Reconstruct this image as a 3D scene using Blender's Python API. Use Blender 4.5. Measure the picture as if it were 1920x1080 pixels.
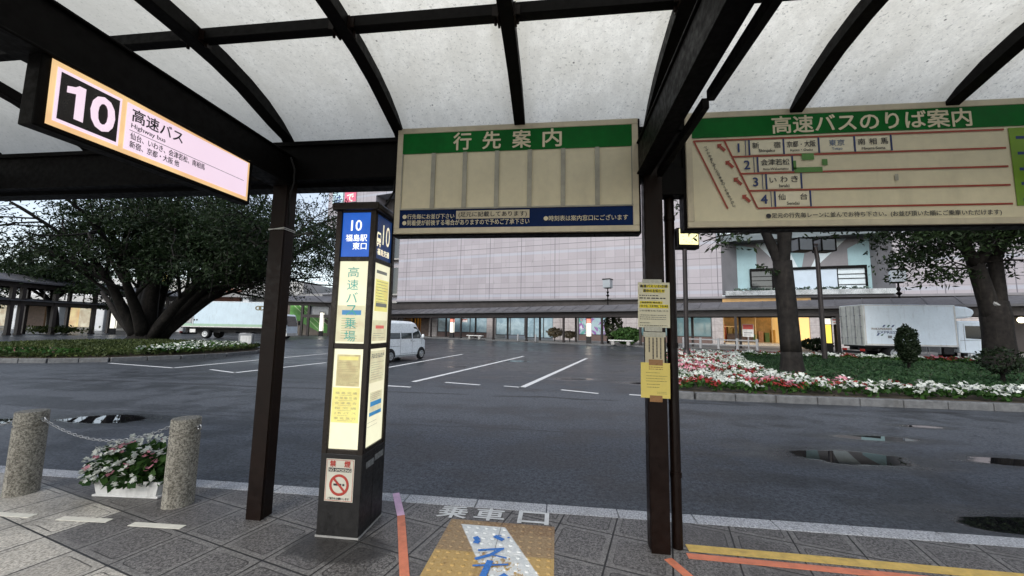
import bpy, bmesh, math, random
import numpy as np
from mathutils import Vector, Matrix
R = math.radians
for o in list(bpy.data.objects): bpy.data.objects.remove(o)
SC = bpy.context.scene
COL = SC.collection
# ------------------------------------------------------------------ camera
F = 720.0; YAW = R(6.8); PIT = R(6.0); ROLL = R(1.0); CH = 1.62
FW0 = Vector((-math.sin(YAW), math.cos(YAW), 0)); RT0 = Vector((math.cos(YAW), math.sin(YAW), 0)); UP0 = Vector((0, 0, 1))
FW = FW0*math.cos(PIT)+UP0*math.sin(PIT); U_ = UP0*math.cos(PIT)-FW0*math.sin(PIT)
RT = RT0*math.cos(ROLL)+U_*math.sin(ROLL); UP = U_*math.cos(ROLL)-RT0*math.sin(ROLL)
CP = Vector((0, 0, CH))
cd = bpy.data.cameras.new('camera'); cam = bpy.data.objects.new('camera', cd); COL.objects.link(cam)
M = Matrix((RT, UP, -FW)).transposed().to_4x4(); M.translation = CP
cam.matrix_world = M
cd.sensor_width = 36; cd.lens = 36*F/1920; cd.clip_start = 0.05; cd.clip_end = 3000
SC.camera = cam
# ------------------------------------------------------------------ sky, sun, exposure
SUN_EL, SUN_AZ = R(38), R(200)          # soft overcast daylight, high behind the camera
W = bpy.data.worlds.new('World'); SC.world = W; W.use_nodes = True
wn = W.node_tree; wn.nodes.clear()
sk = wn.nodes.new('ShaderNodeTexSky'); sk.sky_type = 'NISHITA'; sk.sun_disc = False
sk.sun_elevation = SUN_EL; sk.sun_rotation = SUN_AZ; sk.air_density = 1.0; sk.dust_density = 1.5; sk.ozone_density = 1.0
hs = wn.nodes.new('ShaderNodeHueSaturation'); hs.inputs['Saturation'].default_value = 0.55
bg = wn.nodes.new('ShaderNodeBackground'); bg.inputs['Strength'].default_value = 0.12
wo = wn.nodes.new('ShaderNodeOutputWorld')
wn.links.new(sk.outputs[0], hs.inputs['Color']); wn.links.new(hs.outputs[0], bg.inputs['Color']); wn.links.new(bg.outputs[0], wo.inputs['Surface'])
sl = bpy.data.lights.new('sun', 'SUN'); sl.energy = 1.0; sl.angle = R(25); sl.color = (1, 0.97, 0.93)
so = bpy.data.objects.new('sun', sl); COL.objects.link(so)
so.rotation_euler = Vector((-math.sin(SUN_AZ)*math.cos(SUN_EL), -math.cos(SUN_AZ)*math.cos(SUN_EL), -math.sin(SUN_EL))).to_track_quat('-Z', 'Y').to_euler()
so.location = (0, -20, 40)
VS = SC.view_settings; VS.view_transform = 'Standard'; VS.look = 'None'; VS.exposure = 1.1; VS.gamma = 1; VS.use_curve_mapping = False
SC.cycles.max_bounces = 8; SC.cycles.transparent_max_bounces = 8; SC.cycles.caustics_reflective = False; SC.cycles.caustics_refractive = False
SC.cycles.sample_clamp_indirect = 4; SC.cycles.use_denoising = True

# ------------------------------------------------------------------ layout frames
TH = R(15.2)                               # the square's grid is turned against the shelter
BX = Vector((math.cos(TH), -math.sin(TH), 0)); BY = Vector((math.sin(TH), math.cos(TH), 0))
def B(x, y, z=0.0): return BX*x+BY*y+Vector((0, 0, z))
def ray(x, y): return (FW*F+RT*(x-960)-UP*(y-540))
def G(x, y, z=0.0):
    d = ray(x, y); return CP+d*((z-CH)/d.z)
def P(x, depth, z=0.0):
    v = CP+FW0*depth+RT0*((x-960)/F*depth); v.z = z; return v

# ------------------------------------------------------------------ mesh builder
class MB:
    def __init__(s): s.v = []; s.f = []; s.m = []; s.mi = 0
    def add(s, vs, fs):
        b = len(s.v); s.v += [tuple(v) for v in vs]; s.f += [tuple(i+b for i in f) for f in fs]; s.m += [s.mi]*len(fs); return s
    def box(s, a, b):
        x0, y0, z0 = a; x1, y1, z1 = b
        return s.add([(x0,y0,z0),(x1,y0,z0),(x1,y1,z0),(x0,y1,z0),(x0,y0,z1),(x1,y0,z1),(x1,y1,z1),(x0,y1,z1)],
                     [(0,3,2,1),(4,5,6,7),(0,1,5,4),(1,2,6,5),(2,3,7,6),(3,0,4,7)])
    def obox(s, o, u, v, w):
        o, u, v, w = map(Vector, (o, u, v, w)); q = [o, o+u, o+u+v, o+v]; q += [p+w for p in q]
        return s.add(q, [(0,3,2,1),(4,5,6,7),(0,1,5,4),(1,2,6,5),(2,3,7,6),(3,0,4,7)])
    def bar(s, p, q, w, h, up=(0,0,1)):
        p, q, up = Vector(p), Vector(q), Vector(up); d = (q-p).normalized()
        if abs(d.dot(up)) > .98: up = Vector((0,1,0))
        r = d.cross(up).normalized(); u = r.cross(d).normalized()
        return s.obox(p-r*w/2-u*h/2, r*w, u*h, q-p)
    def tube(s, pts, rad, n=8, caps=True):
        pts = [Vector(p) for p in pts]; k = len(pts); rs = rad if isinstance(rad, (list, tuple)) else [rad]*k
        b = len(s.v); ref = None
        for i, p in enumerate(pts):
            d = (pts[min(i+1, k-1)]-pts[max(i-1, 0)]).normalized()
            if ref is None: ref = Vector((0,0,1)) if abs(d.z) < .9 else Vector((1,0,0))
            r = d.cross(ref).normalized(); u = r.cross(d).normalized(); ref = u
            for j in range(n):
                a = 2*math.pi*j/n; s.v.append(tuple(p+(r*math.cos(a)+u*math.sin(a))*rs[i]))
        for i in range(k-1):
            for j in range(n):
                a = b+i*n+j; c = b+i*n+(j+1) % n; s.f.append((a, a+n, c+n, c)); s.m.append(s.mi)
        if caps:
            s.f.append(tuple(b+j for j in range(n))); s.m.append(s.mi)
            s.f.append(tuple(b+(k-1)*n+j for j in reversed(range(n)))); s.m.append(s.mi)
        return s
    def lathe(s, prof, c=(0,0,0), n=24, axis='z'):
        b = len(s.v); c = Vector(c)
        for r, z in prof:
            for j in range(n):
                a = 2*math.pi*j/n; x, y = r*math.cos(a), r*math.sin(a)
                s.v.append(tuple(c+(Vector((x,y,z)) if axis == 'z' else Vector((x,z,y)))))
        for i in range(len(prof)-1):
            for j in range(n):
                a = b+i*n+j; d = b+i*n+(j+1) % n
                s.f.append((a, d, d+n, a+n) if axis == 'z' else (a, a+n, d+n, d)); s.m.append(s.mi)
        for i, rv in ((0, True), (len(prof)-1, False)):
            q = [b+i*n+j for j in range(n)]
            if (rv and axis == 'z') or (not rv and axis != 'z'): q.reverse()
            s.f.append(tuple(q)); s.m.append(s.mi)
        return s
    def prism(s, poly, w):               # poly: 3d points of one face, w: extrusion vector
        w = Vector(w); p = [Vector(q) for q in poly]; n = len(p)
        fs = [tuple(range(n)), tuple(range(2*n-1, n-1, -1))]+[(i, i+n, (i+1) % n+n, (i+1) % n) for i in range(n)]
        return s.add(p+[q+w for q in p], fs)
    def poly(s, pts): return s.add(pts, [tuple(range(len(pts)))])
    def ellip(s, c, r, n=12, m=8):
        prof = []
        b = len(s.v); c = Vector(c)
        for i in range(m+1):
            t = math.pi*i/m
            for j in range(n):
                a = 2*math.pi*j/n; s.v.append((c.x+r[0]*math.sin(t)*math.cos(a), c.y+r[1]*math.sin(t)*math.sin(a), c.z-r[2]*math.cos(t)))
        for i in range(m):
            for j in range(n):
                a = b+i*n+j; d = b+i*n+(j+1) % n; s.f.append((a, d, d+n, a+n)); s.m.append(s.mi)
        return s
    def nparr(s, v, f):
        b = len(s.v); s.v += [tuple(x) for x in v.tolist()]; s.f += [tuple(i+b for i in q) for q in f.tolist()]; s.m += [s.mi]*len(f); return s

MW = {}
def mesh_of(name, mb, mats, mtx=None, smooth=False):
    me = bpy.data.meshes.new(name); v = np.array(mb.v, dtype=np.float64)
    if mtx is not None:
        a = np.array(mtx.inverted()); v = v@a[:3,:3].T+a[:3,3]
    me.from_pydata(v.tolist(), [], mb.f)
    for m in (mats if isinstance(mats, (list, tuple)) else [mats]): me.materials.append(m)
    if any(mb.m): me.polygons.foreach_set('material_index', mb.m)
    if smooth is not False:
        me.polygons.foreach_set('use_smooth', [True]*len(me.polygons))
    me.update(); me.validate()
    return me
def finish(o, bevel, smooth):
    if bevel:
        md = o.modifiers.new('Bevel', 'BEVEL'); md.width = bevel; md.segments = 2; md.limit_method = 'ANGLE'; md.angle_limit = R(35)
    if smooth not in (False, True):
        md = o.modifiers.new('Split', 'EDGE_SPLIT'); md.split_angle = R(smooth)
def top(name, label, cat, loc=(0,0,0), rz=0.0, group=None):
    o = bpy.data.objects.new(name, None); o.empty_display_size = .2; COL.objects.link(o)
    o.location = loc; o.rotation_euler = (0, 0, rz); o['label'] = label; o['category'] = cat
    if group: o['group'] = group
    MW[o] = Matrix.Translation(Vector(loc))@Matrix.Rotation(rz, 4, 'Z'); return o
def part(name, mb, mats, root, world=False, bevel=0, smooth=False, label=None, kind=None):
    me = mesh_of(name, mb, mats, MW[root] if world else None, smooth)
    o = bpy.data.objects.new(name, me); COL.objects.link(o); o.parent = root; MW[o] = MW[root]
    if label: o['label'] = label
    if kind: o['kind'] = kind
    finish(o, bevel, smooth); return o
def single(name, mb, mats, label=None, cat=None, group=None, kind=None, bevel=0, smooth=False, loc=None):
    v = np.array(mb.v); lo, hi = v.min(0), v.max(0)
    c = Vector(loc) if loc is not None else Vector(((lo[0]+hi[0])/2, (lo[1]+hi[1])/2, lo[2]))
    me = mesh_of(name, mb, mats, Matrix.Translation(c), smooth)
    o = bpy.data.objects.new(name, me); COL.objects.link(o); o.location = c; MW[o] = Matrix.Translation(c)
    if label: o['label'] = label
    if cat: o['category'] = cat
    if group: o['group'] = group
    if kind: o['kind'] = kind
    finish(o, bevel, smooth); return o
def kids(o): return [c for c in bpy.data.objects if c.parent == o]
def copy_tree(o, loc, rz=None, label=None, parent=None):
    c = o.copy(); COL.objects.link(c)
    if parent is not None: c.parent = parent
    else:
        c.location = loc
        if rz is not None: c.rotation_euler = (0, 0, rz)
        if label: c['label'] = label
        MW[c] = Matrix.Translation(Vector(loc))@Matrix.Rotation(c.rotation_euler.z, 4, 'Z')
    for k in kids(o): copy_tree(k, None, parent=c)
    return c

# ------------------------------------------------------------------ lettering
_TC = {}
def glyphs(txt, bold=0.0, res=3):
    k = (txt, bold)
    if k not in _TC:
        c = bpy.data.curves.new('t', 'FONT'); c.body = txt; c.size = 1; c.offset = bold; c.resolution_u = res; c.fill_mode = 'FRONT'
        o = bpy.data.objects.new('t', c); COL.objects.link(o)
        dg = bpy.context.evaluated_depsgraph_get(); dg.update()
        me = bpy.data.meshes.new_from_object(o.evaluated_get(dg))
        v = np.array([x.co[:] for x in me.vertices]) if len(me.vertices) else np.zeros((0,3)); f = [tuple(p.vertices) for p in me.polygons]
        bpy.data.objects.remove(o); bpy.data.curves.remove(c); bpy.data.meshes.remove(me)
        _TC[k] = (v, f)
    return _TC[k]
class Face:
    """A flat face: origin, right vector u, up vector v (unit); drawing goes a little in front of it."""
    def __init__(s, o, u, v): s.o, s.u, s.v = Vector(o), Vector(u).normalized(), Vector(v).normalized(); s.n = s.u.cross(s.v)
    def p(s, x, y, off=0.0): return s.o+s.u*x+s.v*y+s.n*off
    def rect(s, mb, x0, y0, x1, y1, off=.002, th=0.0):
        q = [s.p(x0,y0,off), s.p(x1,y0,off), s.p(x1,y1,off), s.p(x0,y1,off)]
        if th: mb.prism([q[3],q[2],q[1],q[0]], s.n*th)
        else: mb.poly(q)
    def poly(s, mb, pts, off=.002): mb.poly([s.p(x, y, off) for x, y in pts])
    def line(s, mb, x0, y0, x1, y1, w, off=.003):
        d = Vector((x1-x0, y1-y0)); d.normalize(); n = Vector((-d.y, d.x))*w/2
        mb.poly([s.p(x0-n.x,y0-n.y,off), s.p(x1-n.x,y1-n.y,off), s.p(x1+n.x,y1+n.y,off), s.p(x0+n.x,y0+n.y,off)])
    def disc(s, mb, x, y, r, off=.003, n=20, r2=None):
        if r2 is None: mb.poly([s.p(x+r*math.cos(2*math.pi*i/n), y+r*math.sin(2*math.pi*i/n), off) for i in range(n)])
        else:
            vs = [s.p(x+q*math.cos(2*math.pi*i/n), y+q*math.sin(2*math.pi*i/n), off) for q in (r2, r) for i in range(n)]
            mb.add(vs, [(i, (i+1) % n, (i+1) % n+n, i+n) for i in range(n)][::1])
    def text(s, mb, txt, x, y, w=None, h=None, bold=0.0, off=.004, align='l', rot=0.0):
        """w, h: fit the inked box to that width / height (None keeps the proportions)."""
        v, f = glyphs(txt)
        if not len(v): return
        lo, hi = v.min(0), v.max(0); sx = sy = None
        if h: sy = h/(hi[1]-lo[1])
        if w: sx = w/(hi[0]-lo[0])
        sx = sx or sy; sy = sy or sx
        q = np.empty((len(v), 2)); q[:,0] = (v[:,0]-lo[0])*sx; q[:,1] = (v[:,1]-lo[1])*sy
        W_ = (hi[0]-lo[0])*sx
        if align == 'c': q[:,0] -= W_/2
        if align == 'r': q[:,0] -= W_
        if rot:
            c, n = math.cos(rot), math.sin(rot); q = q@np.array([[c, n], [-n, c]])
        mb.add([s.p(x+a, y+b, off) for a, b in q], f)
        if bold:                                   # heavier strokes: the outline laid again around itself
            r_ = bold*1.0*sy
            for i in range(8): mb.add([s.p(x+a+r_*math.cos(i*.785), y+b+r_*math.sin(i*.785), off+.00012*(i+1)) for a, b in q], f)
    def column(s, mb, txt, x, y, ch, step, bold=0.0, off=.004, dx=0.0):
        for i, c in enumerate(txt):
            if c == ' ': continue
            s.text(mb, c, x+dx*i, y-step*i-ch, h=None, w=ch if c not in 'い、。' else ch*.6, bold=bold, off=off, align='c')
    def scrawl(s, mb, x0, y0, x1, lines, gap, th, rnd, off=.003):
        """rows of tiny unreadable print"""
        for i in range(lines):
            x = x0; e = x1-(x1-x0)*rnd.choice((0, 0, .1, .35))
            while x < e-.002:
                l = min(rnd.uniform(.3, 1.2)*th*3, e-x); s.rect(mb, x, y0-i*gap, x+l, y0-i*gap+th, off); x += l+th*rnd.uniform(.5, 1.2)

# ------------------------------------------------------------------ materials
class NT:
    def __init__(s, name):
        s.m = bpy.data.materials.new(name); s.m.use_nodes = True; s.t = s.m.node_tree
        s.b = s.t.nodes['Principled BSDF']; s.o = s.t.nodes['Material Output']
    def n(s, typ, **kw):
        x = s.t.nodes.new('ShaderNode'+typ)
        for k, v in kw.items():
            if k.startswith('i_'): s.set(x, k[2:].replace('_', ' '), v)
            else: setattr(x, k, v)
        return x
    def set(s, node, key, val):
        sock = node.inputs[key]
        if hasattr(val, 'is_linked') or isinstance(val, bpy.types.NodeSocket): s.t.links.new(val, sock)
        else: sock.default_value = val
    def math(s, op, a, b=None, c=None):
        x = s.t.nodes.new('ShaderNodeMath'); x.operation = op
        for i, v in enumerate((a, b, c)):
            if v is not None: s.set(x, i, v)
        return x.outputs[0]
    def pos(s): return s.n('NewGeometry').outputs['Position']
    def obj(s): return s.n('TexCoord').outputs['Object']
    def xyz(s, v):
        x = s.n('SeparateXYZ'); s.set(x, 0, v); return x.outputs
    def vec(s, x, y, z=0.0):
        q = s.n('CombineXYZ'); s.set(q, 0, x); s.set(q, 1, y); s.set(q, 2, z); return q.outputs[0]
    def scale(s, v, k):
        q = s.n('VectorMath', operation='MULTIPLY'); s.set(q, 0, v); q.inputs[1].default_value = k if isinstance(k, tuple) else (k, k, k); return q.outputs[0]
    def noise(s, v, sc, det=4, rough=.55, dist=0.0):
        x = s.n('TexNoise'); s.set(x, 'Vector', v); x.inputs['Scale'].default_value = sc; x.inputs['Detail'].default_value = det
        x.inputs['Roughness'].default_value = rough; x.inputs['Distortion'].default_value = dist; return x.outputs['Fac']
    def voro(s, v, sc, feat='F1', out='Distance'):
        x = s.n('TexVoronoi', feature=feat); s.set(x, 'Vector', v); x.inputs['Scale'].default_value = sc; return x.outputs[out]
    def ramp(s, f, a, b, va=0.0, vb=1.0):
        x = s.n('MapRange', interpolation_type='SMOOTHSTEP'); s.set(x, 0, f)
        for i, v in enumerate((a, b, va, vb)): s.set(x, i+1, v)
        return x.outputs[0]
    def mix(s, f, a, b, mode='MIX'):
        x = s.n('Mix', data_type='RGBA', blend_type=mode); s.set(x, 0, f)
        for i, v in ((6, a), (7, b)):
            if isinstance(v, tuple): v = (*v, 1)[:4]
            elif isinstance(v, (int, float)): v = (v, v, v, 1)
            s.set(x, i, v)
        return x.outputs[2]
    def bump(s, h, strength, dist=.01):
        x = s.n('Bump'); x.inputs['Strength'].default_value = strength; x.inputs['Distance'].default_value = dist; s.set(x, 'Height', h)
        s.t.links.new(x.outputs[0], s.b.inputs['Normal']); return x
    def set_b(s, **kw):
        for k, v in kw.items():
            k = k.replace('_', ' ')
            if isinstance(v, tuple) and len(v) == 3: v = (*v, 1)
            s.set(s.b, k, v)
        return s
def pm(name, col, rough=.55, metal=0.0, var=.18, vs=4.0, bump=0.0, bs=90.0, spec=.5, grime=0.0, rv=.12):
    """paint, metal, stone ...: base colour with soft mottling, uneven gloss and optional dirt streaks"""
    t = NT(name); p = t.obj(); n1 = t.noise(p, vs, 5); n2 = t.noise(p, vs*7, 3)
    f = t.math('ADD', t.math('MULTIPLY', n1, .65), t.math('MULTIPLY', n2, .35))
    c = t.mix(t.ramp(f, .3, .7), tuple(x*(1-var) for x in col), tuple(min(1, x*(1+var)) for x in col))
    if grime:
        g = t.ramp(t.noise(t.scale(p, (3, 3, .5)), 2.0, 6, .65), .5, .78, 0, grime); c = t.mix(g, c, (.06, .052, .042))
    t.set_b(Base_Color=c, Roughness=t.ramp(n2, .25, .75, max(.02, rough-rv), min(1, rough+rv)), Metallic=metal, Specular_IOR_Level=spec)
    if bump: t.bump(t.noise(p, bs, 4), bump, .004)
    return t.m
def em(name, col, st, base=None, var=.06, vs=6.0):
    """lit sign face or lamp, or a wall with its lamplight put in as emission"""
    t = NT(name); n = t.noise(t.obj(), vs, 3); c = t.mix(t.ramp(n, .3, .7), tuple(x*(1-var) for x in col), tuple(min(1, x*(1+var)) for x in col))
    t.set_b(Base_Color=base or tuple(.5*x for x in col), Roughness=.35, Emission_Color=c, Emission_Strength=st*.47); return t.m
def glass(name, col, rough=.05, var=.2):
    t = NT(name); n = t.noise(t.obj(), 1.2, 3); t.set_b(Base_Color=t.mix(n, tuple(x*(1-var) for x in col), tuple(x*(1+var) for x in col)), Roughness=rough, Specular_IOR_Level=.8); return t.m

M_BROWN = pm('brown_painted_steel', (.0085, .0040, .0026), .42, 0, .3, 3, .15, 60, .16, .0)
M_DARKST = pm('dark_bronze_steel', (.0018, .0014, .0013), .55, 0, .3, 4, .1, 70, .1)
M_CONC = pm('concrete', (.3, .295, .28), .85, 0, .2, 3, .4, 60, .3, .25)
M_GREYSTONE = pm('grey_stone_kerb', (.115, .118, .12), .75, 0, .3, 8, .6, 120, .3, .5)
M_WHITEP = pm('white_paint', (.78, .8, .82), .35, 0, .05, 2, 0, 60, .5, .1)
M_WHITED = pm('dirty_white_paint', (.62, .62, .6), .5, 0, .12, 3, 0, 60, .4, .5)
M_BLACK = pm('black_rubber', (.018, .018, .018), .7, 0, .25, 12, .2, 120, .3)
M_CHROME = pm('galvanised_steel', (.36, .37, .38), .35, .9, .3, 40, .1, 80)
M_GREYM = pm('grey_metal', (.2, .21, .22), .45, .2, .15, 4)
M_INK = pm('dark_ink', (.022, .022, .028), .6, 0, .1, 8)
M_INKB = pm('blue_ink', (.02, .045, .16), .6, 0, .15, 8)
M_WHITEINK = pm('white_lettering', (.8, .78, .68), .5, 0, .08, 10)
M_RED = pm('red_lettering', (.42, .05, .035), .55, 0, .15, 10)
M_SIGNPAPER = pm('sign_board_cream', (.76, .70, .50), .45, 0, .08, 2.5, 0, 60, .4, .12)
M_SIGNFRAME = pm('sign_frame_beige', (.60, .54, .40), .45, .1, .12, 3, 0, 60, .4, .25)
M_GREENB = pm('sign_green', (.004, .14, .022), .45, 0, .22, 2, 0, 60, .12)
M_NAVY = pm('sign_navy', (.003, .018, .085), .5, 0, .2, 2, 0, 60, .1)
M_STRIP = pm('grey_holder_strip', (.36, .35, .29), .4, .2, .25, 3)
M_GLASSD = glass('dark_glass', (.02, .026, .028))
# ================================================================== ground, road, pavement
ZP = .13                                           # pavement level
def asphalt():
    t = NT('wet_asphalt'); p = t.pos(); X = t.xyz(p)
    agg = t.noise(p, 130, 3, .7); spk = t.voro(p, 95); big = t.noise(p, .22, 5, .6); mid = t.noise(p, 1.3, 5, .6)
    # damp bands running with the traffic
    band = t.noise(t.scale(t.vec(t.math('ADD', X[0], t.math('MULTIPLY', X[1], .12)), X[1]), (.07, .6, 1)), 1.0, 5, .65, .3)
    damp = t.ramp(t.math('ADD', t.math('MULTIPLY', band, .55), t.math('MULTIPLY', mid, .45)), .46, .57)
    far = t.ramp(X[1], 9, 16)                      # the bays further out are still wetter
    damp = t.math('MAXIMUM', damp, t.math('MULTIPLY', far, t.ramp(big, .3, .6, .35, 1)))
    # puddles: shallow hollows (centre x, y, radius x, radius y, tilt)
    pud = None
    for (cx, cy, rx, ry, k) in PUDDLES:
        dx = t.math('DIVIDE', t.math('SUBTRACT', X[0], cx), rx)
        dy = t.math('DIVIDE', t.math('SUBTRACT', t.math('SUBTRACT', X[1], cy), t.math('MULTIPLY', t.math('SUBTRACT', X[0], cx), k)), ry)
        d = t.math('SQRT', t.math('ADD', t.math('MULTIPLY', dx, dx), t.math('MULTIPLY', dy, dy)))
        pud = d if pud is None else t.math('MINIMUM', pud, d)
    wob = t.noise(t.scale(p, (.8, 2.2, 1)), 1.6, 5, .6)
    pd = t.math('ADD', pud, t.math('MULTIPLY', t.math('SUBTRACT', wob, .5), 1.1))
    water = t.ramp(pd, 1.04, .84); rim = t.ramp(pd, 2.6, 1.0)
    small = t.ramp(t.noise(t.scale(p, (.35, 1.4, 1)), 1.0, 5, .65), .705, .73)
    water = t.math('MAXIMUM', water, t.math('MULTIPLY', small, t.ramp(X[1], 6.5, 9)))
    wv = t.n('VectorMath', operation='ADD'); t.set(wv, 0, t.scale(p, (1, 1, 0))); nc_ = t.n('TexNoise'); t.set(nc_, 'Vector', p); nc_.inputs['Scale'].default_value = 1.1; nc_.inputs['Detail'].default_value = 5; t.t.links.new(t.scale(nc_.outputs['Color'], 1.6), wv.inputs[1]); crack = t.math('MULTIPLY', t.ramp(t.voro(wv.outputs[0], .2, 'DISTANCE_TO_EDGE'), .005, .0), .6)
    gr = t.noise(p, 42, 3, .75); g3 = t.noise(p, 19, 3, .8); ag2 = t.math('ADD', t.math('ADD', t.math('MULTIPLY', agg, .3), t.math('MULTIPLY', gr, .35)), t.math('MULTIPLY', g3, .35)); spk2 = t.voro(p, 38)
    dry = t.mix(t.ramp(ag2, .40, .60), (.026, .029, .034), (.124, .135, .150))
    dry = t.mix(t.ramp(big, .3, .7, 0, .3), dry, (.038, .043, .048)); dry = t.mix(t.ramp(spk, .18, .05, 0, .35), dry, (.24, .25, .26)); dry = t.mix(t.ramp(spk2, .12, .04, 0, .35), dry, (.22, .23, .24))
    wetc = t.mix(t.ramp(ag2, .38, .62), (.009, .011, .013), (.050, .054, .058))
    c = t.mix(t.math('MAXIMUM', t.math('MULTIPLY', damp, .8), t.math('MULTIPLY', rim, .8)), dry, wetc)
    c = t.mix(water, c, (.010, .010, .011)); c = t.mix(t.math('MULTIPLY', crack, t.ramp(mid, .40, .55)), c, (.010, .010, .010))
    # the seam between the two asphalt layings along the bays
    sm = t.math('ABSOLUTE', t.math('SUBTRACT', t.math('ADD', X[1], t.math('MULTIPLY', t.math('SUBTRACT', t.noise(p, .9, 4), .5), .5)), 9.35))
    seam = t.math('MULTIPLY', t.ramp(sm, .11, .04), t.ramp(t.noise(p, .7, 2), .42, .55)); c = t.mix(t.math('MULTIPLY', seam, .75), c, (.018, .018, .019))
    sm2 = t.math('ABSOLUTE', t.math('SUBTRACT', t.math('ADD', X[1], t.math('MULTIPLY', t.math('SUBTRACT', t.noise(p, .5, 4), .5), .4)), 6.35)); c = t.mix(t.math('MULTIPLY', t.math('MULTIPLY', t.ramp(sm2, .05, .015), t.ramp(X[0], 1.5, -.5)), .5), c, (.02, .02, .021))
    rgh = t.math('SUBTRACT', t.ramp(ag2, .3, .7, .66, .54), t.math('ADD', t.math('MULTIPLY', damp, t.math('ADD', .12, t.math('MULTIPLY', far, .20))), t.math('MULTIPLY', rim, .26)))
    rgh = t.math('ADD', t.math('MULTIPLY', rgh, t.math('SUBTRACT', 1, water)), t.math('MULTIPLY', water, .012))
    t.set(t.b, 'IOR', t.math('ADD', 1.45, t.math('MULTIPLY', water, 1.0)))
    t.set_b(Base_Color=c, Roughness=rgh, Specular_IOR_Level=t.math('MAXIMUM', t.math('SUBTRACT', .36, t.math('MULTIPLY', t.ramp(X[1], 5, 15), .24)), t.math('MULTIPLY', water, .6)))
    b = t.bump(t.math('ADD', ag2, t.math('MULTIPLY', spk, .3)), .5, .005)
    t.set(b, 'Strength', t.math('MULTIPLY', t.math('SUBTRACT', 1, water), t.math('SUBTRACT', .55, t.math('MULTIPLY', damp, .25))))
    return t.m
def gxy(x, y): q = G(x, y); return q.x, q.y
PUDDLES = []
for x0, x1, y, ry, k in ((1490, 1700, 858, .30, 0), (1570, 1710, 822, .16, 0),  (1800, 2050, 986, .19, 0), (95, 285, 786, .30, .1),
                         (1830, 1960, 866, .2, 0), (1690, 1760, 800, .10, 0), (1050, 1100, 711, .22, .2), (940, 985, 677, .25, .1), (850, 880, 688, .2, .1), (640, 700, 700, .15, .0), (-60, 60, 790, .18, 0), (1180, 1235, 719, .2, 0)):
    a, b = G(x0, y), G(x1, y); PUDDLES.append(((a.x+b.x)/2, (a.y+b.y)/2, max(.1, abs(b.x-a.x)/2), ry, k))
M_ASPH = asphalt()
g = MB().poly([(-900,-900,0), (900,-900,0), (900,900,0), (-900,900,0)])
single('road', g, M_ASPH, kind='structure', loc=(0,0,0))

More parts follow.
